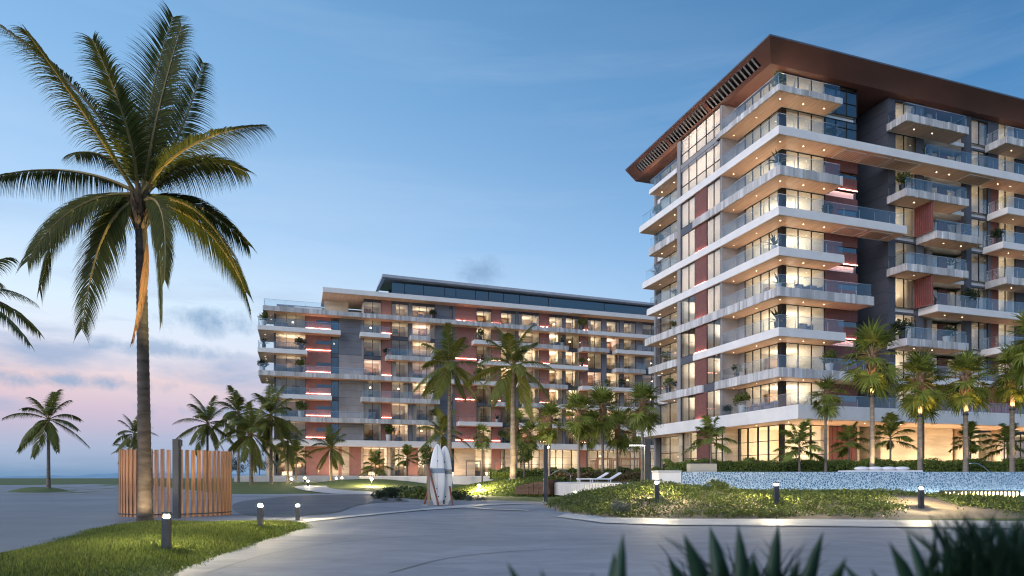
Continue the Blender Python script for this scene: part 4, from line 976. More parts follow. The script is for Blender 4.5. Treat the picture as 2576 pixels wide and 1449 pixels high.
    cuts = [985, 1018, 1065, 1119, 1147, 1196, 1229, 1267, 1307, 1380, 1520, 1640, 1700]
    for d0, d1 in zip(cuts[:-1], cuts[1:]): B.window('u', LB.u(d0, 4), LB.u(d1, 4), 4, zb, zt - .15 - .3 * (d0 - 985) / 700, (), g='glassd')
    B.box('wall', 'grey', p0, END, 7.5, 7.8, zb, zt - .35)
    q = MB(); q.quad((LB.u(938, 3.2), 3.2, zb), (LB.u(945, 3.2), 3.2, zb), (LB.u(970, 3.2), 3.2, zt + .3), (LB.u(962, 3.2), 3.2, zt + .3)); q.quad((LB.u(938, 3.2), 3.2, zb), (LB.u(962, 3.2), 3.2, zt + .3), (LB.u(962, 3.2), 10.5, zt + .3), (LB.u(938, 3.2), 10.5, zb)); q.build('sloping_gable', M['roof'], B.root)
    # ground floor
    c5 = c3; g0, g1 = GR, lv[1] - .98
    gb = [('t', c5(190), c5(300)), ('d', c5(300), c5(335)), ('w', c5(335), c5(445), ()), ('w', c5(445), c5(660), (c5(550),)), ('r', c5(665), c5(950)), ('t', c5(950), c5(1060)), ('r', c5(1060), c5(1100)), ('t', c5(1100), c5(1190)), ('r', c5(1190), c5(1335)), ('t', c5(1335), c5(1355)),
          ('w', c5(1355), c5(1650), (c5(1455), c5(1553))), ('t', c5(1650), c5(1690)), ('w', c5(1690), c5(1900), (c5(1790),)), ('r', c5(1900), c5(2018)), ('w', c5(2018), c5(2130), ()), ('t', c5(2130), c5(2250)), ('d', c5(2250), c4(180)), ('t', c4(180), c4(405)), ('w', c4(405), c4(585), (c4(500),)), ('r', c4(585), c4(680)),
          ('w', c4(680), c4(725), ()), ('t', c4(725), c4(890)), ('w', c4(890), c4(1095), (c4(1015),)), ('t', c4(1095), c4(1140)), ('w', c4(1190), c4(1530), (c4(1272), c4(1345), c4(1440))), ('r', c4(1530), c4(1600)), ('w', c4(1610), c4(2170), (c4(1720), c4(1830), c4(1960), c4(2070))), ('w', c4(2180), c4(2500), (c4(2290), c4(2390)))]
    for q in gb:
        a0, a1 = U(q[1]), U(q[2])
        if q[0] == 't': B.box('wall', 'trav', a0, a1, Y + .01, Y + .3, g0, g1)
        elif q[0] == 'r': B.red('u', a0, a1, Y + .03, g0 + .02, g1, led=False)
        elif q[0] == 'd': B.window('u', a0, a1, Y, g0, g1, (), g='glassd'); B.room('u', a0, a1, Y, 3, g0, g1, 0)
        else:
            B.window('u', a0, a1, Y, g0, g1, tuple(U(x) for x in q[3]), (g0 + 1.9, g0 + 3.1), bar=.13)
            lit = 13 if q[1] < c4(700) else (9 if q[1] < c4(1500) else 3); B.room('u', a0, a1, Y, 4, g0, g1, lit)
    for a in np.arange(4, 70, 6.5):
        l = bpy.data.lights.new('arcade_light', 'AREA'); l.size = 1.5; l.energy = 125; l.color = (1, .68, .40)
        lo = bpy.data.objects.new('arcade_light', l); link(lo, B.root); lo.location = (a, -.5, GR + .2); lo.rotation_euler = (math.pi - .6, 0, 0)
    MB().prism([(-3, -1.5), (END, -1.5), (END, 12), (-3, 12)], -.3, GR - .01).build('plinth', M['pavel'], B.root)
    MB().prism([(-3, -2.4), (24, -2.4), (24, -1.52), (-3, -1.52)], -.3, GR - .42).build('plinth_step', M['pavel'], B.root)
    return B
LBB = long_block()

# ------------------------------------------------------------------ planted mound and pools on the right
def ridge(x): return float(np.interp(x, [1.6, 2.3, 3.3, 5.6, 7.4, 9.6, 12.5, 16, 18, 22, 30], [0, .25, .60, 1.0, .82, .62, .60, .62, .45, .30, .2]))
def mz(x, y):
    f = 20.9 + .25 * math.sin(x * .5) + max(0, (3.6 - x)) ** 2 * 1.1; bk = 33.0
    t = (y - f) / (bk - f)
    if t <= 0 or t >= 1: return -.08
    pr = (t / .42) if t < .42 else 1 - (t - .42) / .58 * .55
    return ridge(x) * math.sin(min(1, max(0, pr)) * math.pi / 2) ** .85 + .03 * math.sin(x * 1.9 + y) + .03 * math.sin(y * 2.3 - x * .7)
def planted_mound():
    xs = np.linspace(1.4, 34, 90); ys = np.linspace(20.2, 33, 44); k = len(xs)
    v = [(x, y, mz(x, y)) for y in ys for x in xs]; f = [(j * k + i, j * k + i + 1, (j + 1) * k + i + 1, (j + 1) * k + i) for j in range(len(ys) - 1) for i in range(k - 1)]
    tag(obj('planted_mound', mesh_np('planted_mound', v, f, M['sand'], True)), kind='structure')
    # low ground cover: leaf tufts, thinning out over bare sand near the right front
    n = 15000; X = 1.7 + rng.random(n * 3) * 24; Y = 20.9 + rng.random(n * 3) ** 1.25 * 11
    Z = np.array([mz(a, c) for a, c in zip(X, Y)])
    bare = (np.exp(-((X - (14.3 + (Y - 22) * .25)) / 1.5) ** 2) * (Y < 26) + .55 * np.exp(-((Y - 21.3) / .5) ** 2)) * (X > 9)
    patch = .5 + .5 * np.sin(X * .9 + np.sin(Y * 1.3)) * np.sin(Y * 1.1 + X * .4)
    ok = (Z > .03) & (rng.random(n * 3) > bare * 1.15) & (rng.random(n * 3) < .35 + .8 * patch); X, Y, Z = X[ok][:n], Y[ok][:n], Z[ok][:n]; n = len(X)
    per = 7; hgt = .10 + .16 * rng.random(n) * (.4 + .9 * (.5 + .5 * np.sin(X * 1.4) * np.sin(Y * 1.7)))
    C = np.repeat(np.stack([X, Y, Z], 1), per, 0); hh = np.repeat(hgt, per)
    off = rng.normal(size=(n * per, 3)) * np.array([.12, .12, 0]) ; C = C + off; C[:, 2] += hh * rng.random(n * per)
    v, f = leafcloud(n * per, lambda m: C, .085, 2.0, .6)
    tag(obj('ground_cover', mesh_np('ground_cover', v, f, M['leaf'])), 'dense green ground cover over the mound in front of the pool', 'ground cover', kind='stuff')
planted_mound()
bush_a = [bush_mesh('foliage', .5, 700, .09, M['leaf']), bush_mesh('foliage', .5, 700, .09, M['leafd']), bush_mesh('foliage', .5, 900, .07, M['leafg'])]
def bush(name, label, cat, x, y, z, s, k, group=None, sz=1.0):
    t = thing(name, label, cat, (x, y, z), random.random() * 6, group); o = obj('foliage', bush_a[k], t, scale=(s, s, s * sz))
    b = MB()
    for i in range(4): b.tube([(0, 0, -.05), (random.uniform(-.12, .12) * s, random.uniform(-.12, .12) * s, .35 * s * sz)], .012 * s, 5)
    b.build('stem', M['trunk'], t); return t
x, y = 6.0, 22.2; bush('silver_shrub', 'silvery grey shrub at the foot of the planted mound', 'shrub', x * .6, 21.6, mz(x * .6, 21.6), .9, 2, sz=1.1)
bush('tall_shrub', 'dark tall shrub on the planted mound beside the pool edge', 'shrub', 8.0, 25.2, mz(8.0, 25.2) - .05, 1.15, 0)
for i, (dx, dep, s, k, lab) in enumerate([(950, 41, 2.0, 1, 'low dark shrub at the left end of the bed beside the surfboards'), (985, 43, 2.6, 1, 'round dark shrub second from the left in the surfboard bed'), (1020, 42, 2.8, 1, 'wide dark shrub in the middle of the surfboard bed'),
        (1050, 41, 3.2, 0, 'tall green shrub just left of the surfboards'), (1068, 44, 2.8, 2, 'grey green shrub half hidden by the surfboard stand'), (1150, 39, 2.2, 1, 'dark shrub just right of the surfboards'), (1178, 37.5, 1.1, 2, 'small silvery plant at the edge right of the surfboards'), (1210, 37.2, 1.0, 2, 'small silvery plant at the right end of the path edge'), (965, 37, .9, 2, 'small pale plant along the kerb left of the surfboards'), (1005, 36.5, .9, 2, 'small pale plant on the kerb below the dark shrubs')]):
    px, py = P(dx, dep); bush('shrub', lab, 'shrub', px, py, gz(px, py) - .02, s * .8, k, 'shrubs in the surfboard bed', .75)

def pool_materials():
    m = bpy.data.materials.new('pool_mosaic'); m.use_nodes = True; nt = m.node_tree; N = nt.nodes; L = nt.links; b = N['Principled BSDF']
    tc = N.new('ShaderNodeTexCoord'); no = N.new('ShaderNodeTexNoise'); no.inputs['Scale'].default_value = 2.2; no.inputs['Detail'].default_value = 4
    mp = N.new('ShaderNodeMapping'); mp.inputs['Scale'].default_value = (1, 1, .75); L.new(tc.outputs['Object'], mp.inputs[0])
    ad = N.new('ShaderNodeMixRGB'); ad.blend_type = 'LINEAR_LIGHT'; ad.inputs[0].default_value = .12; L.new(mp.outputs[0], ad.inputs[1]); L.new(mp.outputs[0], no.inputs[0]); L.new(no.outputs['Color'], ad.inputs[2])
    vo = N.new('ShaderNodeTexVoronoi'); vo.feature = 'DISTANCE_TO_EDGE'; vo.inputs['Scale'].default_value = 10.5; L.new(ad.outputs[0], vo.inputs['Vector'])
    v2 = N.new('ShaderNodeTexVoronoi'); v2.inputs['Scale'].default_value = 7.5; L.new(ad.outputs[0], v2.inputs['Vector'])
    r1 = N.new('ShaderNodeValToRGB'); L.new(vo.outputs[0], r1.inputs[0]); r1.color_ramp.elements[0].color = (.52, .62, .70, 1); r1.color_ramp.elements[1].color = (.085, .19, .29, 1); r1.color_ramp.elements[0].position = .02; r1.color_ramp.elements[1].position = .20
    mx = N.new('ShaderNodeMix'); mx.data_type = 'RGBA'; mx.inputs[0].default_value = .0; L.new(r1.outputs[0], mx.inputs[6]); L.new(v2.outputs['Color'], mx.inputs[7]); mx.blend_type = 'SOFT_LIGHT'
    L.new(mx.outputs[2], b.inputs['Base Color']); b.inputs['Roughness'].default_value = .15
    bp = N.new('ShaderNodeBump'); bp.inputs['Strength'].default_value = .5; bp.inputs['Distance'].default_value = .03; L.new(vo.outputs[0], bp.inputs['Height']); L.new(bp.outputs[0], b.inputs['Normal'])
    M['mosaic'] = m
    M['water'] = mat('pool_water', (.10, .28, .36), .06, .1, .5, .25, 3, spec=.6)
    M['poolled'] = emit('pool_light', (.95, 1, .90), 9)
pool_materials()
def pools():
    y = 34.0; zt = CAMZ + 16 / F * y; x0, x1 = (1716 - CX) / F * y, 31.0
    t = thing('infinity_pool', 'raised infinity pool with blue mosaic overflow wall below the tall block', 'pool', (x0, y, 0))
    MB().box(0, x1 - x0, 0, .35, .45, zt).build('overflow_wall', M['mosaic'], t)
    MB().box(0, x1 - x0, .35, 9, .45, zt - .012).build('water', M['water'], t)
    MB().box(-.02, x1 - x0, -.12, -.06, .50, .53).build('light_strip', M['poolled'], t)
    b = thing('lower_basin', 'shallow blue basin at the foot of the mosaic pool wall', 'pool', (x0, y, 0))
    MB().box(-3.0, x1 - x0, -5.5, -.02, .30, .48).build('water', M['water'], b); MB().box(-3.2, x1 - x0, -5.75, -5.52, .1, .54).build('rim', M['pavel'], b)
    pl = thing('pool_planter', 'pale stone planter at the left end of the mosaic pool wall', 'planter', (x0 - 1.2, y + .1, .3)); MB().box(0, 1.18, 0, 1.6, 0, zt - .32).build('box', M['white'], pl); MB().box(-.03, 1.19, -.03, 1.63, zt - .315, zt - .22).build('coping', M['pavel'], pl)
    bx = thing('fountain_block', 'cream stone block with dark cap at the pool edge before the hedge', 'plinth', (P(1770, 38.5)[0], 38.5, zt - .05)); MB().box(-.78, .78, 0, .8, 0, .58).build('body', M['trav'], bx); MB().box(-.8, .8, -.02, .82, .585, .62).build('cap', M['metal'], bx)
    k = P(1797, 30)
    d = thing('round_bench', 'low round white bench with blue top in the basin', 'bench', (k[0], 31.5, .48)); pts = [(1.25 * math.cos(a), .5 * math.sin(a)) for a in np.linspace(0, 6.283, 32, endpoint=False)]
    MB().prism(pts, 0, .22).build('body', M['white'], d); MB().prism([(px * .97, py * .97) for px, py in pts], .222, .27).build('top', M['band'], d)
    # day bed with four pillows on the pool edge
    kx = P(2235, 35)[0]
    d = thing('day_bed', 'white floating day bed on the pool edge', 'day bed', (kx, 35.2, zt - .005)); MB().box(-1.9, 1.9, -.1, 1.4, 0, .10).build('mattress', M['fabw'], d)
    for i in range(4):
        me = MB()
        bm = bmesh.new(); bmesh.ops.create_uvsphere(bm, u_segments=14, v_segments=8, radius=1)
        for v in bm.verts: v.co = Vector((v.co.x * .42, v.co.y * .2, v.co.z * .11))
        m2 = bpy.data.meshes.new('pillow'); bm.to_mesh(m2); bm.free(); m2.materials.append(M['fabw'])
        for p in m2.polygons: p.use_smooth = True
        o = obj('pillow', m2, None, (kx - 1.15 + i * .72, 35.5, zt + .195)); tag(o, ['white pillow at the left end of the pool day bed', 'second white pillow from the left on the pool day bed', 'third white pillow from the left on the pool day bed', 'white pillow at the right end of the pool day bed'][i], 'pillow', 'pillows on the day bed')
    h = thing('pool_handrail', 'curved steel handrail rising from the right end of the pool', 'handrail', (P(2465, 36)[0], 36, zt))
    MB().tube([(-.6, 0, .46), (-.35, 0, .50), (-.1, 0, .46), (.2, 0, .3), (.45, 0, .08), (.52, 0, -.05)], .025, 8).build('rail', M['rail'], h, sm=True)
    h = thing('terrace_handrail', 'thin pale handrail by the lower pool steps', 'handrail', (P(1400, 47)[0], 47, 1.0))
    MB().tube([(-.6, 0, .4), (-.1, 0, .78), (.35, 0, .95), (.75, 0, .7), (1.0, 0, .55), (1.02, 0, 0)], .022, 8).build('rail', M['rail'], h, sm=True)
    # lower deck with slotted weir
    A = P(1388, 46); Bq = P(1470, 40.5); C = P(1560, 37); D = P(1722, 33.4)
    front = [A, Bq, C, P(1640, 35), D]; deck = front + [(D[0], 46), (P(1420, 52)[0], 52)]
    t = thing('pool_deck', 'pale deck and shallow pool with slotted white weir below the hedge', 'deck', (0, 0, 0))
    MB().prism(deck, .96, 1.04).build('deck', M['pavel'], t); MB().prism([(p[0] * .992 + .05, p[1] + .25) for p in deck[:5]] + [(D[0] - .3, 41), (A[0] + 1.4, 46.2)], 1.043, 1.05).build('water', M['water'], t)
    MB().prism([(p[0], p[1] + .12) for p in front] + [(D[0], D[1] + 1), (A[0], A[1] + 1)], .1, .955).build('weir_wall', M['metal'], t)
    n = 46
    for (p, q) in zip(front[:-1], front[1:]):
        L = math.hypot(q[0] - p[0], q[1] - p[1]); k = int(L / .3)
        for i in range(k):
            xx, yy = p[0] + (q[0] - p[0]) * (i + .5) / k, p[1] + (q[1] - p[1]) * (i + .5) / k; MB().box(xx - .07, xx + .07, yy - .02, yy + .12, .15, .955).build('weir_post', M['white'], t)
    for i, (dx, dep, lab) in enumerate([(1490, 43, 'white sun lounger on the lower deck, nearer the lamp post on the left'), (1522, 42.6, 'white sun lounger on the lower deck, the right one of the pair')]):
        px, py = P(dx, dep); t2 = thing('sun_lounger', lab, 'sun lounger', (px, py, 1.055), R(8), 'sun loungers on the deck')
        MB().box(-1.0, .35, -.3, .3, .16, .24).build('seat', M['fabw'], t2); b = MB(); b.quad((.35, -.3, .24), (.35, .3, .24), (1.0, .3, .62), (1.0, -.3, .62)); b.quad((.35, -.3, .16), (1.02, -.3, .55), (1.02, .3, .55), (.35, .3, .16)); b.quad((1.0, -.3, .62), (1.0, .3, .62), (1.02, .3, .55), (1.02, -.3, .55)); b.quad((.35, -.3, .24), (1.0, -.3, .62), (1.02, -.3, .55), (.35, -.3, .16)); b.build('backrest', M['fabw'], t2)
        for sx in (-.9, .3):
            for sy in (-.25, .25): MB().box(sx - .03, sx + .03, sy - .03, sy + .03, 0, .16).build('leg', M['white'], t2)
    # stone retaining wall
    w = thing('retaining_wall', 'curved rough brown stone wall at the foot of the grass hill', 'wall', (0, 0, 0)); pts = [P(1296, 45.5), P(1330, 45), P(1380, 44.5), P(1402, 46), P(1400, 49)]; tops = [.72, .95, 1.15, 1.2, 1.2]
    random.seed(5)
    for i in range(4):
        L = math.hypot(pts[i + 1][0] - pts[i][0], pts[i + 1][1] - pts[i][1]); n = max(2, int(L / .32)); a = math.atan2(pts[i + 1][1] - pts[i][1], pts[i + 1][0] - pts[i][0])
        for j in range(n):
            f = (j + .5) / n; h = tops[i] + (tops[i + 1] - tops[i]) * f; z = .2; 
            while z < h:
                dz = random.uniform(.16, .26); o = MB().box(-L / n / 2 + .008, L / n / 2 - .008, random.uniform(-.06, 0), .3, z, min(h, z + dz - .012)).build('stone', M['stonew'], w, (pts[i][0] + (pts[i + 1][0] - pts[i][0]) * f, pts[i][1] + (pts[i + 1][1] - pts[i][1]) * f, 0), a); z += dz
    # lit slots at the right
    px, py = P(2470, 26.5); t = thing('lit_screen', 'low dark wall with a row of glowing vertical slots at the right', 'wall', (px, py, .45)); MB().box(-1.6, 1.6, .05, .2, -.3, .36).build('wall', M['metal'], t)
    for i in range(19): MB().box(-1.45 + i * .16, -1.41 + i * .16, .0, .045, .08, .30).build('light_slot', M['slot'], t)
M['slot'] = emit('light_slot', (1, .84, .45), 6)
pools()

# ------------------------------------------------------------------ hedges
def hedge(label, p0, p1, w, z0, z1, n, m='hedge', size=.11, name='hedge'):
    L = math.hypot(p1[0] - p0[0], p1[1] - p0[1]); a = math.atan2(p1[1] - p0[1], p1[0] - p0[0]); t = thing(name, label, 'hedge', (p0[0], p0[1], z0), a, 'hedges'); h = z1 - z0
    ph = random.random() * 6
    def fn(k):
        c = rng.random((k, 3)); X = c[:, 0] * L; top = h * (1 + .10 * np.sin(X * 1.9 + ph) + .07 * np.sin(X * 4.3 + 1) + .06 * np.sin(X * 7.7)); s = rng.random(k)
        yy = np.where(s < .5, -w * .5 + .18 * rng.normal(size=k) * w * .5, (c[:, 1] - .5) * w); zz = np.where(s < .5, c[:, 2] * top, top * (1 - .16 * np.abs(rng.normal(size=k))))
        return np.stack([X, yy, np.maximum(zz, .03)], 1)
    v, f = leafcloud(n, fn, size, 2.0, .5); obj('foliage', mesh_np('foliage', v, f, M[m]), t)
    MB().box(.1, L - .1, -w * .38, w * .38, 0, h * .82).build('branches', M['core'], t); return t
hedge('long bushy green hedge behind the mosaic pool, left half', P(1668, 45.5), P(2120, 45.5), 1.6, 1.45, 2.5, 20000)
hedge('long bushy green hedge behind the mosaic pool, right half', P(2122, 45.5), P(2640, 45.5), 1.7, 1.45, 2.5, 22000)
hedge('reddish green hedge behind the lower deck', P(1400, 53), P(1690, 50), 1.3, 1.0, 1.75, 7000, 'hedger', .15)
hedge('tall green hedge along the terrace behind the reddish hedge', P(1232, 60), P(1680, 57), 1.3, 1.2, 2.15, 7000, 'hedge', .16)
hedge('short clipped hedge at the foot of the coconut palm', P(1238, 56), P(1300, 56), 1.2, 1.2, 1.9, 2500, 'hedge', .14)
hedge('dark hedge below the left end of the terrace', P(1375, 50), P(1425, 49.5), 1.2, .9, 1.35, 1800, 'leaf', .14)
hedge('small hedge beside the pool planter', P(1688, 38), P(1712, 37.5), 1.0, .9, 1.75, 1500, 'hedge', .13)
for i, (dx, s) in enumerate([(1690, .9), (1830, .8), (1960, 1.0), (2085, .9), (2195, .9), (2300, 1.0), (2400, .9), (2560, 1.2)]):
    px, py = P(dx, 46.5); bush('garden_shrub', ['loose green shrub at the left end of the pool hedge', 'loose shrub in the hedge below the tall glazing', 'loose shrub in the hedge below the glazed corner', 'loose shrub in the hedge by the red door wall', 'bright shrub at the lit palm foot', 'loose shrub before the stone wall', 'loose shrub before the round columns', 'dark shrub at the far right of the hedge'][i], 'shrub', px, py, 1.9, s * 1.1, 0, 'shrubs rising from the pool hedge')

# ------------------------------------------------------------------ palms
def hero_palm():
    d = 19.5; k = d / F; cx0, cy0 = 356, 500; bx, by = P(365, d); bz = lawn_s(bx, by)[0]
    t = thing('coconut_palm', 'very tall coconut palm on the near lawn in front of the timber screen', 'palm tree', (bx, by, bz), 0, 'coconut palms')
    w = lambda px, py, o: Vector(((px - 365) * k, o, (HOR - py) * k + CAMZ - bz))
    top = w(352, 520, 0); random.seed(11)
    b = MB(); pts, rad = [], []
    n = 52
    for i in range(n):
        f = i / (n - 1)
        for q, rr in ((f, 1.0), (f + .75 / n, 1.07)):
            q = min(q, 1); pts.append((top.x * q ** 1.5, 0, -.2 + (top.z + .25) * q)); rad.append((.20 - .07 * q ** .7 + .07 * math.exp(-q * 22)) * rr * random.uniform(.985, 1.015))
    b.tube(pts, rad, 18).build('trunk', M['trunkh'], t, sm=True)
    fr = [((345, 250), (414, 12), .5, .5), ((405, 320), (495, 120), -.9, .6), ((300, 250), (-2, 82), -1.2, .8), ((320, 270), (205, 118), 1.6, .7), ((230, 320), (80, 306), 1.9, .9), ((170, 380), (-80, 450), .2, 1.2), ((470, 350), (704, 366), -1.1, 1.0), ((430, 320), (548, 348), 2.1, .9),
          ((150, 450), (118, 738), -.3, .7), ((225, 500), (175, 705), -1.7, .8), ((270, 530), (262, 850), -1.0, .5), ((545, 460), (624, 778), .2, .8), ((500, 490), (575, 705), 1.3, .8), ((430, 495), (448, 825), -.9, .5), ((465, 480), (486, 745), -1.6, .6), ((270, 320), (215, 215), -2.4, .8), ((320, 560), (305, 830), 1.0, .5), ((420, 330), (440, 60), 1.8, .5), ((260, 440), (150, 560), 1.8, .8), ((450, 440), (560, 560), 1.9, .8), ((390, 380), (330, 200), -1.8, .7)]
    for i, (c, tip, o, dr) in enumerate(fr):
        p0 = w(cx0, cy0, 0) + Vector((random.uniform(-.1, .1), random.uniform(-.1, .1), random.uniform(-.15, .1))); p1 = w(*c, o * .5); p2 = w(*tip, o)
        yel = i in (6, 13, 14)
        rl = R({0: 70, 1: -60, 2: 20, 9: 62, 10: 70, 12: 40, 13: 75, 14: -65, 15: 40, 16: 80, 17: 65}.get(i, 12))
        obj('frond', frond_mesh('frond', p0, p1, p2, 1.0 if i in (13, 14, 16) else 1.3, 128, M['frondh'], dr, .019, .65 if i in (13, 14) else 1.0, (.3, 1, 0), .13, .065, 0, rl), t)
    obj('frond', frond_mesh('frond', w(372, 560, -.2), w(402, 650, -.3), w(350, 868, -.35), .55, 50, M['dead'], .8, .022, .6, (0, 1, 0), .25, .03), t)
    f = MB()
    for i in range(70):
        a = i * 2.4; z = top.z - .75 + .95 * i / 70; r = .15 + .06 * (i / 70); L = random.uniform(.25, .5); ca, sa = math.cos(a), math.sin(a)
        f.quad((top.x + ca * r - sa * .06, sa * r + ca * .06, z), (top.x + ca * r + sa * .06, sa * r - ca * .06, z), (top.x + ca * (r + .15) + sa * .03, sa * (r + .15) - ca * .03, z + L), (top.x + ca * (r + .15) - sa * .03, sa * (r + .15) + ca * .03, z + L))
    f.build('leaf_bases', M['bootd'], t)
    uplight(t, (.55, -1.25, .14), 1.3, 480, (1, .74, .42), 70)
    uplight(t, (4.0, -1.6, .42), 10.8, 7000, (1, .80, .34), 40)
hero_palm()
G0 = lambda dx, dep: gz(*P(dx, dep))
coconut(-95, 24, 735, 0, 2.6, 'palm mostly outside the left edge, only frond tips showing', n=17, seed=2)
coconut(122, 62, 1056, .4, 3.4, 'lone coconut palm on the small grass island by the sea road', n=16, seed=4)
coconut(338, 70, 1092, 0, 2.5, 'coconut palm half hidden behind the tall palm trunk', n=15)
coconut(322, 76, 1130, 0, 2.0, 'small coconut palm low behind the timber screen', n=12, seed=6)
coconut(522, 74, 1066, 0, 3.4, 'dark coconut palm rising right behind the timber screen', n=18)
coconut(600, 82, 1040, .3, 3.7, 'coconut palm at the back of the clump left of the long block', n=18)
coconut(632, 72, 1094, .4, 4.2, 'low spreading coconut palm at the front of the clump', n=18, trunk_m='trunk', tr=.2)
coconut(682, 74, 1046, .4, 3.9, 'coconut palm with yellow lit crown at the corner of the long block', n=18, trunk_m='trunkp', tr=.18, upl=500)
coconut(724, 78, 1112, .5, 2.9, 'shorter grey palm right of the yellow lit one', n=15)
coconut(833, 80, 1128, .6, 3.0, 'coconut palm with glowing trunk on the lawn before the red panel', n=15, trunk_m='trunkp', upl=450)
coconut(1131, 58, 918, 1.0, 3.6, 'tall dark coconut palm above the surfboards', n=18, tr=.19)
coconut(1291, 53, 922, 1.25, 3.9, 'tall pale trunked coconut palm on the grass hill', n=18, trunk_m='trunkp', tr=.24, upl=420)
coconut(1112, 70, 1092, .9, 3.0, 'low coconut palm behind the tops of the surfboards', n=15)
fp = [(1213, 62, 1090, .85, 1.35, 'small slender fan palm against the red panel', 20, .1), (1330, 64, 1088, .9, 1.6, 'slim fan palm right of the pale coconut trunk', 24, .1), (1382, 52, 1052, .95, 1.75, 'fan palm just right of the plain lamp post', 30, .15), (1456, 50, 1036, .95, 1.95, 'fan palm left of the sun loungers', 32, .16),
      (1478, 62, 1086, 1.0, 1.6, 'smaller fan palm behind the left pool hedge', 22, .11), (1516, 52, 1022, .95, 2.1, 'tallest fan palm behind the sun loungers', 34, .17), (1553, 56, 1072, 1.0, 1.9, 'fan palm second left of the arm lamp post', 28, .15), (1596, 64, 1090, 1.0, 1.5, 'small fan palm in the shade behind the lamp post', 20, .1), (1616, 48, 1012, .95, 2.0, 'fan palm beside the arm lamp post', 32, .16), (1300, 66, 1062, .9, 1.7, 'fan palm in the shade behind the pale coconut trunk', 22, .12),
      (2077, 43.5, 985, 1.5, 1.5, 'slender fan palm below the glazed corner', 28, .13)]
for dx, dep, cdy, bz, r, lab, n, tr in fp: fan_palm(dx, dep, cdy, bz, r, lab, tr, n)
for dx, cdy, r, lab, u in [(2194, 888, 2.35, 'largest fan palm with brightly lit trunk by the stone wall', 700), (2314, 950, 2.1, 'fan palm with glowing crown left of the first round column', 420), (2429, 945, 2.1, 'fan palm with glowing crown before the round columns', 420), (2546, 928, 2.2, 'fan palm with glowing crown near the right edge', 420)]:
    fan_palm(dx, 43, cdy, 1.5, r, lab, .22, 34, upl=u)
fan_palm(2322, 47, 985, 1.6, 1.7, 'dark fan palm behind the palm left of the columns', .14, 26, False)
fan_palm(2600, 40, 850, 1.5, 2.2, 'fan palm cut off by the right edge', .2, 30)
for dx, dep, cdy, r, lab in [(1788, 44, 1100, 1.45, 'young feather palm below the red strip of the tall block'), (2011, 43, 1118, 1.5, 'young feather palm below the glazed corner room'), (2136, 46, 1110, 1.3, 'young feather palm before the red door'), (2240, 46, 1095, 1.4, 'young feather palm right of the lit palm trunk'), (2437, 46.5, 1105, 1.2, 'young feather palm between the round columns'), (2535, 46, 1115, 1.35, 'young feather palm at the right edge')]:
    young_palm(dx, dep, cdy, 1.6, r, lab)
for dx, dep, cdy, r, lab in [(945, 88, 1170, 1.9, 'young feather palm before the ground floor glazing of the long block'), (1024, 88, 1150, 1.7, 'taller young palm before the long block, right of the red panel'), (745, 86, 1140, 1.9, 'young palm before the left corner of the long block')]:
    young_palm(dx, dep, cdy, 1.3, r, lab, tr=.1)
def small_tree(dx, dep, z0, h, r, label, k=0):
    x, y = P(dx, dep); t = thing('small_tree', label, 'tree', (x, y, z0), 0, 'small leafy trees'); b = MB(); b.tube([(0, 0, -.2), (.05, 0, h * .35), (0, .05, h * .62)], [.10, .08, .05], 8)
    for i in range(6):
        a = i * 1.05; b.tube([(0, 0, h * (.38 + .03 * i)), (math.cos(a) * r * .5, math.sin(a) * r * .5, h * .68)], [.04, .015], 5)
    b.build('trunk', M['trunk'], t); cs = [(random.uniform(-.6, .6) * r, random.uniform(-.6, .6) * r, h * random.uniform(.52, .95)) for _ in range(12)]
    v, f = leafcloud(1800, blob(cs, [r * random.uniform(.25, .45) for _ in cs], .3), .17); obj('crown', mesh_np('crown', v, f, M['leaf' if k == 0 else 'leafd']), t); return t
small_tree(1075, 66, .9, 3.7, 1.0, 'small leafy tree left of the surfboards'); small_tree(1318, 58, 1.0, 3.6, .9, 'small leafy tree right of the pale coconut trunk')
small_tree(652, 95, .7, 4.6, 2.2, 'dark leafy tree behind the palm clump', 1); small_tree(596, 100, .7, 3.8, 1.9, 'dark leafy tree at the left of the palm clump', 1)

# ------------------------------------------------------------------ timber screen, posts, bollards, surfboards
def timber_screen():
    Rr = 1.78; cx0, cy0 = P(449, 23.1); zt = 2.24; t = thing('timber_screen', 'curved screen of upright timber slats behind the tall palm', 'screen', (cx0, cy0, 0)); n = 33
    for i in range(n):
        a = R(-184 + 188 * i / (n - 1)); x, y = Rr * math.cos(a), Rr * math.sin(a)
        if 15 <= i <= 15: continue
        o = MB().box(-.053, .053, -.03, .03, -.1, zt + random.uniform(-.015, .02)).build('slat', M['wood'], t, (x, y, 0), a + math.pi / 2 + random.uniform(-.03, .03)); o.rotation_euler[0] = random.uniform(-.004, .004)
    for z in (.12,):
        b = MB(); pts = [((Rr + .05) * math.cos(R(-184 + 188 * i / 40)), (Rr + .05) * math.sin(R(-184 + 188 * i / 40)), z) for i in range(41)]; b.tube(pts, .02, 6).build('base_rail', M['metal'], t)
timber_screen()
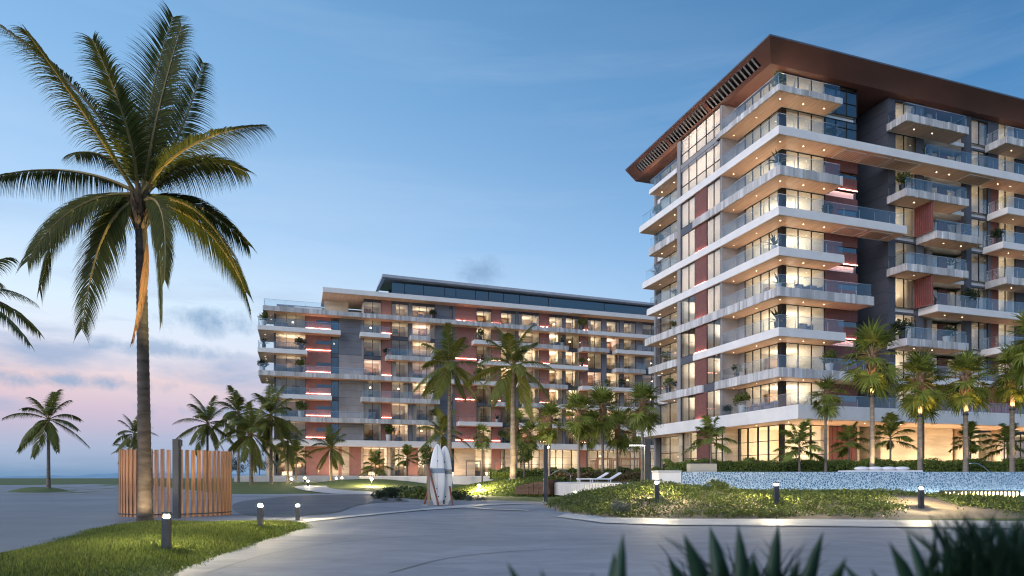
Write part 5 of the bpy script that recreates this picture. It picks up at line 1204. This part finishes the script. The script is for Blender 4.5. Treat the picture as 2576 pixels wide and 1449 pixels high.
def post(dx, dep, top, label, wdt=.19, arm=None, z0=None):
    x, y = P(dx, dep); z0 = G0(dx, dep) if z0 is None else z0; h = CAMZ + (HOR - top) / F * dep - z0; t = thing('lamp_post', label, 'lamp post', (x, y, z0), 0, 'dark square lamp posts')
    MB().box(-wdt / 2, wdt / 2, -wdt / 2, wdt / 2, 0, h).build('post', M['metal'], t)
    if arm:
        L = arm; MB().box(-wdt / 2 - L, -wdt / 2, -.07, .07, h - .30, h - .22).build('arm', M['metal'], t); MB().box(-wdt / 2 - L, -wdt / 2 - .05, -.06, .06, h - .325, h - .302).build('lens', M['lampc'], t)
        l = bpy.data.lights.new('lamp', 'AREA'); l.shape = 'RECTANGLE'; l.size = L; l.size_y = .12; l.energy = 60; l.color = (1, .88, .68); o = bpy.data.objects.new('lamp', l); link(o, t); o.location = (-wdt / 2 - L / 2, 0, h - .34)
    return t, h
t, h = post(445, 20.9, 1105, 'dark square lamp post standing in the timber screen'); MB().box(.095, .15, -.06, .06, h - .22, h - .02).build('lamp_head', M['metal'], t)
t, h = post(1373, 34, 1122, 'slim dark lamp post by the path right of the surfboards', .2); MB().box(-.11, .2, -.12, .12, h, h + .04).build('cap', M['metal'], t); MB().box(-.06, .16, -.08, .08, h - .12, h - .01).build('lens', M['lampc'], t)
post(1628, 33, 1105, 'tall dark lamp post with a glowing arm above the deck', .28, .75, .9)
def bollard(dx, dep, z0, h, label, w=.13):
    x, y = P(dx, dep); t = thing('bollard_light', label, 'bollard', (x, y, z0), 0, 'bollard lights')
    MB().box(-w / 2, w / 2, -w / 2, w / 2, -.1, h * .84).build('post', M['metal'], t); MB().tube([(0, 0, h * .842), (0, 0, h * .93)], w * .36, 12).build('lens', M['lamp'], t); MB().box(-w / 2, w / 2, -w / 2, w / 2, h * .932, h).build('cap', M['metal'], t)
for dx, dep, lab in [(419, 10.4, 'nearest bollard light on the grass below the tall palm'), (655, 15.4, 'bollard light near the tip of the near lawn, left of two'), (749, 20.0, 'bollard light at the far edge of the near lawn')]:
    x, y = P(dx, dep); bollard(dx, dep, lawn_s(x, y)[0], .60, lab, .105)
bollard(1446, 35, .02, .62, 'bollard light at the path corner beside the mound')
for dx, dep, lab in [(1652, 22.6, 'bollard light on the left slope of the planted mound'), (1953, 22.2, 'bollard light in the middle of the planted mound'), (2317, 22.6, 'bollard light on the sandy right part of the mound')]:
    x, y = P(dx, dep); bollard(dx, dep, mz(x, y), .78, lab, .14)
for dx, dep, lab in [(775, 66, 'small bollard light where the white path begins'), (733, 76, 'small bollard light on the lawn left of the white path'), (767, 84, 'small bollard light by the plinth of the long block'), (846, 82, 'small bollard light beside the glowing palm trunk'), (860, 86, 'small bollard light by the plinth right of the glowing palm')]:
    bollard(dx, dep, G0(dx, dep), .6, lab, .15)
def spike(dx, dep, label, z0=None):
    x, y = P(dx, dep); z0 = (G0(dx, dep) if z0 is None else z0); t = thing('spike_light', label, 'garden light', (x, y, z0), 0, 'garden spike lights'); MB().tube([(0, 0, -.1), (0, 0, .7)], .025, 6).build('spike', M['pale_wood'], t); MB().box(-.07, .07, -.07, .07, .7, .84).build('lens', M['lamp'], t)
x, y = P(935, 66); spike(935, 66, 'slim garden light on the lawn rise left of the surfboards', max(gz(x, y), .45))
x, y = P(1205, 49); spike(1205, 49, 'slim garden light on the slope of the grass hill', hill_s(x, y)[0] - .35)
def surf_rack():
    d = 31.0; t = thing('surfboard_rack', 'timber rack with upright and slanting poles holding two surfboards', 'rack', (*P(1100, d), .03))
    k = d / F; X = lambda px: (px - 1100) * k; Z = lambda py: (1272 - py) * k
    MB().box(X(1077.5), X(1083), -.35, -.25, 0, Z(1176)).build('upright', M['pale_wood'], t)
    for (a, bz, c, dz, y0, y1) in ((1080, 1174, 1107, 1272, -.32, -.62), (1131, 1225, 1141, 1272, .05, -.5), (1083, 1205, 1064, 1271, .3, .5)):
        MB().tube([(X(a), y0, Z(bz)), (X(c), y1, Z(dz))], .045, 8).build('brace', M['red_wood'], t)
    MB().box(X(1079), X(1136), -.05, .03, Z(1190), Z(1186)).build('crossbar', M['pale_wood'], t); MB().box(X(1064), X(1081), -.34, -.26, 0, .03).build('foot', M['pavel'], t)
    for i, (px, tip, hw, y0, rz, lab) in enumerate([(1101, 1118, .37, -.16, 0, 'white surfboard with grey blue band, the front one on the rack'), (1117, 1122, .39, .16, R(-10), 'white surfboard with grey blue band, the one behind on the right')]):
        L = Z(tip); sb = thing('surfboard', lab, 'surfboard', (P(px, d)[0], d + y0, .03), rz, 'surfboards on the rack')
        n, m = 40, 12
        def half(f): return hw * (max(0, math.sin(math.pi * min(1, (f * .93 + .07)) ** .92)) ** .5) * (.82 if f < .08 else 1) if f < 1 else 0
        def sect(f0, f1, name, mtl, par, grow=0.0):
            v, fc = [], []; q = 26
            for i2 in range(q + 1):
                f = f0 + (f1 - f0) * i2 / q; w_ = max(.012, half(f)) + grow; th = .042 * min(1, .35 + 2.2 * min(f, 1 - f)) + grow; rock = .10 * (2 * f - 1) ** 2
                for j in range(m):
                    a = 2 * math.pi * j / m; ca, sa = math.cos(a), math.sin(a); v.append((w_ * math.copysign(abs(ca) ** .7, ca), rock + th * sa, f * L))
            for i2 in range(q):
                for j in range(m): fc.append((i2 * m + j, i2 * m + (j + 1) % m, (i2 + 1) * m + (j + 1) % m, (i2 + 1) * m + j))
            o = obj(name, mesh_np(name, v, fc, mtl, True), par); return o
        sect(0.005, .995, 'board', M['board'], sb); sect(.52, .60, 'band', M['band'], sb, .004)
        b = MB(); pts = [(0, -.047 * min(1, .35 + 2.2 * min(f, 1 - f)) + .10 * (2 * f - 1) ** 2, f * L) for f in np.linspace(.04, .97, 20)]; b.tube(pts, .006, 5).build('stringer', M['band'], sb)
        for f, xo in ((.72, .02), (.27, -.02), (.14, .05)):
            b = MB(); yy = -.045 * min(1, .35 + 2.2 * min(f, 1 - f)) + .10 * (2 * f - 1) ** 2; b.tube([(xo, yy - .02, f * L), (xo, yy + .01, f * L)], .028, 10).build('plug', M['black'], sb)
        f = MB(); f.box(-.012, .012, -.16, .0, .04, .24); f.build('fin', M['black'], sb)
surf_rack()

# ------------------------------------------------------------------ things on the balconies
POT = [MB().tube([(0, 0, 0), (0, 0, .02), (0, 0, .42), (0, 0, .44)], [.14, .15, .20, .19], 12).mesh('pot', M['pot'], True), MB().tube([(0, 0, 0), (0, 0, .02), (0, 0, .42), (0, 0, .44)], [.14, .15, .20, .19], 12).mesh('pot', M['potw'], True)]
PLF = [bush_mesh('foliage', .6, 420, .15, M['leafd'], 7, 1.0), bush_mesh('foliage', .6, 420, .15, M['leaf'], 7, 1.1)]
def palmlet():
    b = MB()
    for i in range(16):
        a = i * 2.4; e = R(random.uniform(15, 75)); L = random.uniform(.6, .95); d = Vector((math.cos(a) * math.cos(e), math.sin(a) * math.cos(e), math.sin(e))); s = d.cross(Vector((0, 0, 1))).normalized(); q = Vector((0, 0, .1)); pr = None
        for k, w in enumerate((.02, .07, .075, .04, .004)):
            n0 = len(b.v); b.v += [tuple(q - s * w), tuple(q + s * w)]
            if pr is not None: b.f.append((pr, pr + 1, n0 + 1, n0))
            pr = n0; q = q + d * L / 4; d = (d + Vector((0, 0, -.22))).normalized()
    return b.mesh('foliage', M['leafd'])
PLF.append(palmlet())
def potted(fr, a, b_, z, s, k, label):
    t = thing('potted_plant', label, 'potted plant', fr.w(a, b_, z), random.random() * 6, 'potted plants on balconies'); obj('pot', POT[random.randrange(2)], t, scale=s); obj('foliage', PLF[k], t, (0, 0, .36 * s), 0, s); return t
o9 = ['', 'podium terrace', 'second', 'third', 'fourth', 'fifth', 'sixth', 'seventh', 'eighth', 'ninth']
for k, a, b_, s, q in [(9, .75, 1.0, 1.5, 1), (7, .75, 1.0, 1.5, 2), (8, 6.0, .7, 1.1, 0), (6, 5.9, .7, 1.2, 0), (5, .7, 1.4, 1.3, 2), (4, .75, .9, 1.3, 2), (3, .75, 1.0, 1.6, 2), (2, 5.9, .7, 1.7, 1), (2, .6, 6.2, 1.2, 1), (1, .7, 5.6, 1.8, 1), (1, .6, 7.3, 1.0, 0)]:
    potted(RB, a, b_, LV[k], s, q, f"potted plant on the tall block's corner balcony, {o9[k] + ' level' if k > 1 else 'podium terrace'}, {'at the corner' if b_ < 1.5 and a < 1 else 'by the red panel' if a > 4 else 'toward its back end' if b_ > 7 else 'along the left side'}")
for k, a, b_, s, q in [(8, .7, 20.2, 1.3, 1), (7, .7, 19.4, 1.2, 0), (6, .7, 20.4, 1.4, 2), (5, .7, 16.4, 1.0, 0), (3, .7, 18.6, 1.3, 1), (2, .7, 18.0, 1.6, 1), (4, .7, 17.0, 1.0, 1), (2, .7, 16.2, 1.2, 0)]:
    potted(RB, a, b_, LV[k], s, q, f"plant on the far left balcony of the tall block, {o9[k]} level{', nearer the column' if b_ == 16.2 else ''}")
for k, a, b_, s, q, w in [(7, 14.3, .8, 1.6, 1, 'left end of the balcony by the slot'), (5, 20.0, .7, 1.3, 2, 'right end of the balcony by the slot'), (4, 22.6, .6, 2.0, 0, 'long white balcony on the right face'), (3, 14.3, .8, 1.9, 0, 'left end of the balcony by the slot'), (3, 19.6, .8, 1.6, 0, 'right end of the balcony by the slot'), (6, 26.3, .7, 1.5, 0, 'white balcony at the right edge'), (8, 17.0, .8, 1.1, 2, 'long white slab right of the dark slot'), (4, 18.2, .7, 1.0, 2, 'left end of the long white balcony')]:
    potted(RB, a, b_, LV[k], s, q, f"tall block's {o9[k]} level plant, {w}")
LVL = [None, 7.1, 10.43, 13.76, 17.09, 20.42, 23.7, 26.6]
for k, dx, b_, s, q, w in [(6, 664, 1.0, 1.9, 1, 'left end'), (5, 664, 1.0, 1.5, 2, 'left end'), (4, 662, 1.0, 1.7, 0, 'left end'), (5, 757, .7, 1.9, 0, 'right end of the end balcony'), (4, 757, .7, 1.9, 1, 'beside the red panel'), (2, 757, .8, 2.2, 1, 'beside the red panel'), (7, 1091, .8, 1.6, 0, 'upper terrace'), (6, c4(460), .8, 1.7, 1, 'white box balcony'), (6, c4(1340), .7, 1.5, 2, 'middle balcony'), (7, c4(1550), .8, 2.0, 1, 'upper terrace by the red pillar'),
                        (5, c4(1550), .8, 1.5, 1, 'right end by the red pillar'), (4, c4(440), .8, 2.0, 1, 'balcony left of the pale palm'), (4, c4(1820), .7, 1.3, 1, 'right part'), (4, c4(1965), .7, 1.6, 0, 'right part by the grey pillar'), (3, c3(2200), .7, 2.0, 0, 'right end of the ribbed balcony'), (2, c3(2235), .7, 1.9, 0, 'right end of the ribbed slab'), (1, c3(1665), .8, 2.3, 1, 'podium terrace by the red panel'), (1, c4(695), .8, 1.9, 1, 'podium terrace by the pale trunk'), (5, c3(1640), .7, 1.2, 0, 'box balcony'), (2, c4(640), .7, 1.3, 2, 'white balcony')]:
    potted(LB, LB.u(dx, b_), b_, LVL[k], s, q, f"plant on the long block's {o9[k] + ' level' if k > 1 else 'first level'}, {w}")
def seat(fr, a, b_, z, rz, label):
    t = thing('lounge_chair', label, 'chair', fr.w(a, b_, z), ROT + rz, 'lounge chairs on balconies'); MB().box(-.4, .4, -.4, .4, .18, .42).build('seat', M['fabric'], t); MB().box(-.4, .4, .28, .42, .42, .82).build('backrest', M['fabric'], t)
    for sx in (-1, 1): MB().box(sx * .4 - .05 * (sx > 0), sx * .4 + .05 * (sx < 0), -.4, .26, .425, .6).build('armrest', M['fabric'], t)
    for sx in (-.35, .35):
        for sy in (-.35, .35): MB().box(sx - .03, sx + .03, sy - .03, sy + .03, 0, .178).build('leg', M['metal'], t)
for k, a, b_, w in [(4, 3.2, .9, 'left of two on the ribbed corner balcony'), (4, 4.6, .9, 'right of two on the ribbed corner balcony'), (3, 3.6, .9, 'on the white corner balcony')]: seat(RB, a, b_, LV[k], 0, f'dark lounge chair, {w}, tall block {o9[k]} level')
for b_, w in [(3.4, 'nearest the corner'), (4.6, 'in the middle'), (2.0, 'right at the corner')]: seat(RB, .9, b_, LV[1], -1.57, f'grey lounge chair on the tall block podium terrace, {w}')
for k, dx, w in [(6, 700, 'left of two on the end balcony'), (6, 718, 'right of two on the end balcony'), (7, 1058, 'left of two on the upper terrace'), (7, 1078, 'right of two on the upper terrace'), (7, c4(1035), 'alone on the upper terrace'), (6, c4(1280), 'on the middle ribbed balcony')]: seat(LB, LB.u(dx, .9), .9, LVL[k], 0, f'lounge chair, {w}, long block {o9[k]} level')

# ------------------------------------------------------------------ entrance frames and canopy by the long block
for i, (d0, d1, top) in enumerate([(c4(305), c4(470), 1161), (c4(605), c4(732), 1161)]):
    dep = 92; t = thing('timber_pergola', ['open timber frame before the ground floor, left one', 'open timber frame before the ground floor, beside the red panel'][i], 'pergola', (*P(d0, dep), 1.3)); w = (d1 - d0) / F * dep; h = CAMZ + (HOR - top) / F * dep - 1.3
    for x in (0, w - .15): MB().box(x, x + .15, 0, .15, 0, h).build('post', M['pale_wood'], t)
    MB().box(0, w, .0, .15, h + .003, h + .15).build('beam', M['pale_wood'], t)
for i, (d0, d1, top) in enumerate([(c4(1665), c4(1720), 1160), (c4(1722), c4(1880), 1155), (c4(1885), c4(1965), 1158), (c4(1970), c4(2185), 1155)]):
    dep = 88; t = thing('timber_cabana', ['narrow timber cabana frame at the left of the row', 'wide timber cabana frame behind the fan palms', 'timber cabana frame second from the right', 'wide timber cabana frame at the right of the row'][i], 'cabana', (*P(d0, dep), 1.3), 0, 'timber cabanas'); w = (d1 - d0) / F * dep; h = CAMZ + (HOR - top) / F * dep - 1.3
    for x in np.linspace(0, w - .14, 2 if w < 4 else 3):
        for yy in (0, 2.2): MB().box(x, x + .14, yy, yy + .14, 0, h).build('post', M['wood'], t)
    for yy in (0, 2.2): MB().box(0, w, yy, yy + .14, h + .003, h + .16).build('beam', M['wood'], t)
px, py = P(1640, 78); t = thing('entrance_canopy', 'flat white entrance canopy with glowing sign behind the arm lamp post', 'canopy', (px, py, 1.6)); MB().box(-1.0, 6.5, 0, 4, 3.3, 3.65).build('roof', M['white'], t)
for x in (-.6, 6.2): MB().box(x, x + .16, .3, .46, 0, 3.3).build('post', M['pale_wood'], t)
MB().box(1.2, 2.7, .5, .6, 1.6, 2.1).build('lit_panel', M['slot'], t)
# ramp walls before the long block
for (d0, dep0, d1, dep1, z1, lab) in [(905, 84, 1030, 80, 1.55, 'low white garden wall left of the surfboards'), (1030, 79, 1240, 70, 1.5, 'long low white garden wall behind the surfboards')]:
    a, c = P(d0, dep0), P(d1, dep1); L = math.hypot(c[0] - a[0], c[1] - a[1]); t = thing('garden_wall', lab, 'wall', (*a, 0), math.atan2(c[1] - a[1], c[0] - a[0])); MB().box(0, L, 0, .4, -.2, z1 - .08).build('wall', M['pavel'], t); MB().box(-.03, L + .03, -.03, .43, z1 - .077, z1).build('coping', M['white'], t)

# ------------------------------------------------------------------ dark plants close to the lens
M['agave'] = mat('agave_leaf', (.02, .055, .03), .5, .2, 3, island=.25, trans=.15)
def blade_leaf(p0, p1, p2, w, me=None):
    b = MB(); pr = None; n = 12
    for i in range(n + 1):
        t = i / n; p = bez(p0, p1, p2, t); T = (bez(p0, p1, p2, min(1, t + .03)) - bez(p0, p1, p2, max(0, t - .03))).normalized(); S = T.cross(Vector((0, 1, 0))); S = S.normalized() if S.length > .05 else Vector((1, 0, 0))
        ww = w * (math.sin(math.pi * min(1, .18 + .82 * t)) ** .7 + .002); Nn = S.cross(T); n0 = len(b.v)
        b.v += [tuple(p - S * ww), tuple(p + Nn * ww * .35), tuple(p + S * ww), tuple(p + Nn * ww * .55)]
        if pr is not None:
            for j in range(4): b.f.append((pr + j, pr + (j + 1) % 4, n0 + (j + 1) % 4, n0 + j))
        pr = n0
    return b
def agave(label, bx, by, tips, w):
    t = thing('agave_plant', label, 'plant', (bx, by, 0), 0, 'dark plants close to the lens')
    for (px, py, dep) in tips:
        dep *= .72; x, y = P(px, dep); z = CAMZ - (py - HOR) / F * dep; tip = Vector((x - bx, y - by, z)); p0 = Vector((0, 0, .05)); p1 = Vector((tip.x * .25, tip.y * .25, z * .75))
        blade_leaf(p0, p1, tip, w * random.uniform(.8, 1.15)).build('leaf', M['agave'], t, sm=True)
agave('dark agave leaves at the bottom edge right of the centre', .2, 1.4, [(1275, 1412, 1.9), (1360, 1432, 1.7), (1568, 1338, 2.1), (1545, 1385, 2.3), (1490, 1440, 1.6)], .032)
agave('cluster of broad dark agave leaves at the bottom edge', .56, 1.5, [(1720, 1342, 2.0), (1785, 1322, 2.3), (1856, 1318, 2.2), (1958, 1316, 2.1), (1895, 1388, 1.8), (1680, 1400, 1.9), (2072, 1335, 2.2), (1810, 1400, 1.6), (2010, 1400, 1.7), (2130, 1400, 1.9), (1760, 1430, 1.5), (1930, 1425, 1.5)], .040)
agave('dark blade leaves left of the tall blurred grass', 1.03, 1.4, [(2236, 1362, 1.9), (2330, 1400, 1.8), (2190, 1430, 2.1), (2410, 1350, 2.0), (2120, 1415, 2.2), (2280, 1335, 2.3), (2450, 1310, 2.2)], .036)
def tall_grass(label, bx, by, n, tips, m, w=.008):
    t = thing('grass_clump', label, 'ornamental grass', (bx, by, 0), 0, 'dark plants close to the lens'); V, Fc = [], []
    for i in range(n):
        px, py, dep = tips(); x, y = P(px, dep); z = CAMZ - (py - HOR) / F * dep; bxx, byy = random.uniform(-.25, .25), random.uniform(-.2, .2); tip = Vector((x - bx, y - by, z)); p0 = Vector((bxx, byy, .02)); p1 = Vector((bxx + (tip.x - bxx) * .25, byy + (tip.y - byy) * .25, z * .8)); b = blade_leaf(p0, p1, tip, w * random.uniform(.6, 1.3)); k = len(V); V += b.v; Fc += [tuple(k + q for q in f) for f in b.f]
    obj('blades', mesh_np('blades', V, Fc, M[m]), t); return t
tall_grass('dense dark blurred grass filling the bottom right corner', 1.15, 1.5, 300, lambda: (random.gauss(2520, 110), 1275 + abs(random.gauss(0, 1)) * 85, random.uniform(1.0, 1.9)), 'agave', .010)
tall_grass('fine blurred grass stems behind the agave cluster', .95, 2.6, 70, lambda: (random.uniform(1620, 2120), random.uniform(1340, 1440), random.uniform(1.4, 2.0)), 'agave', .004)
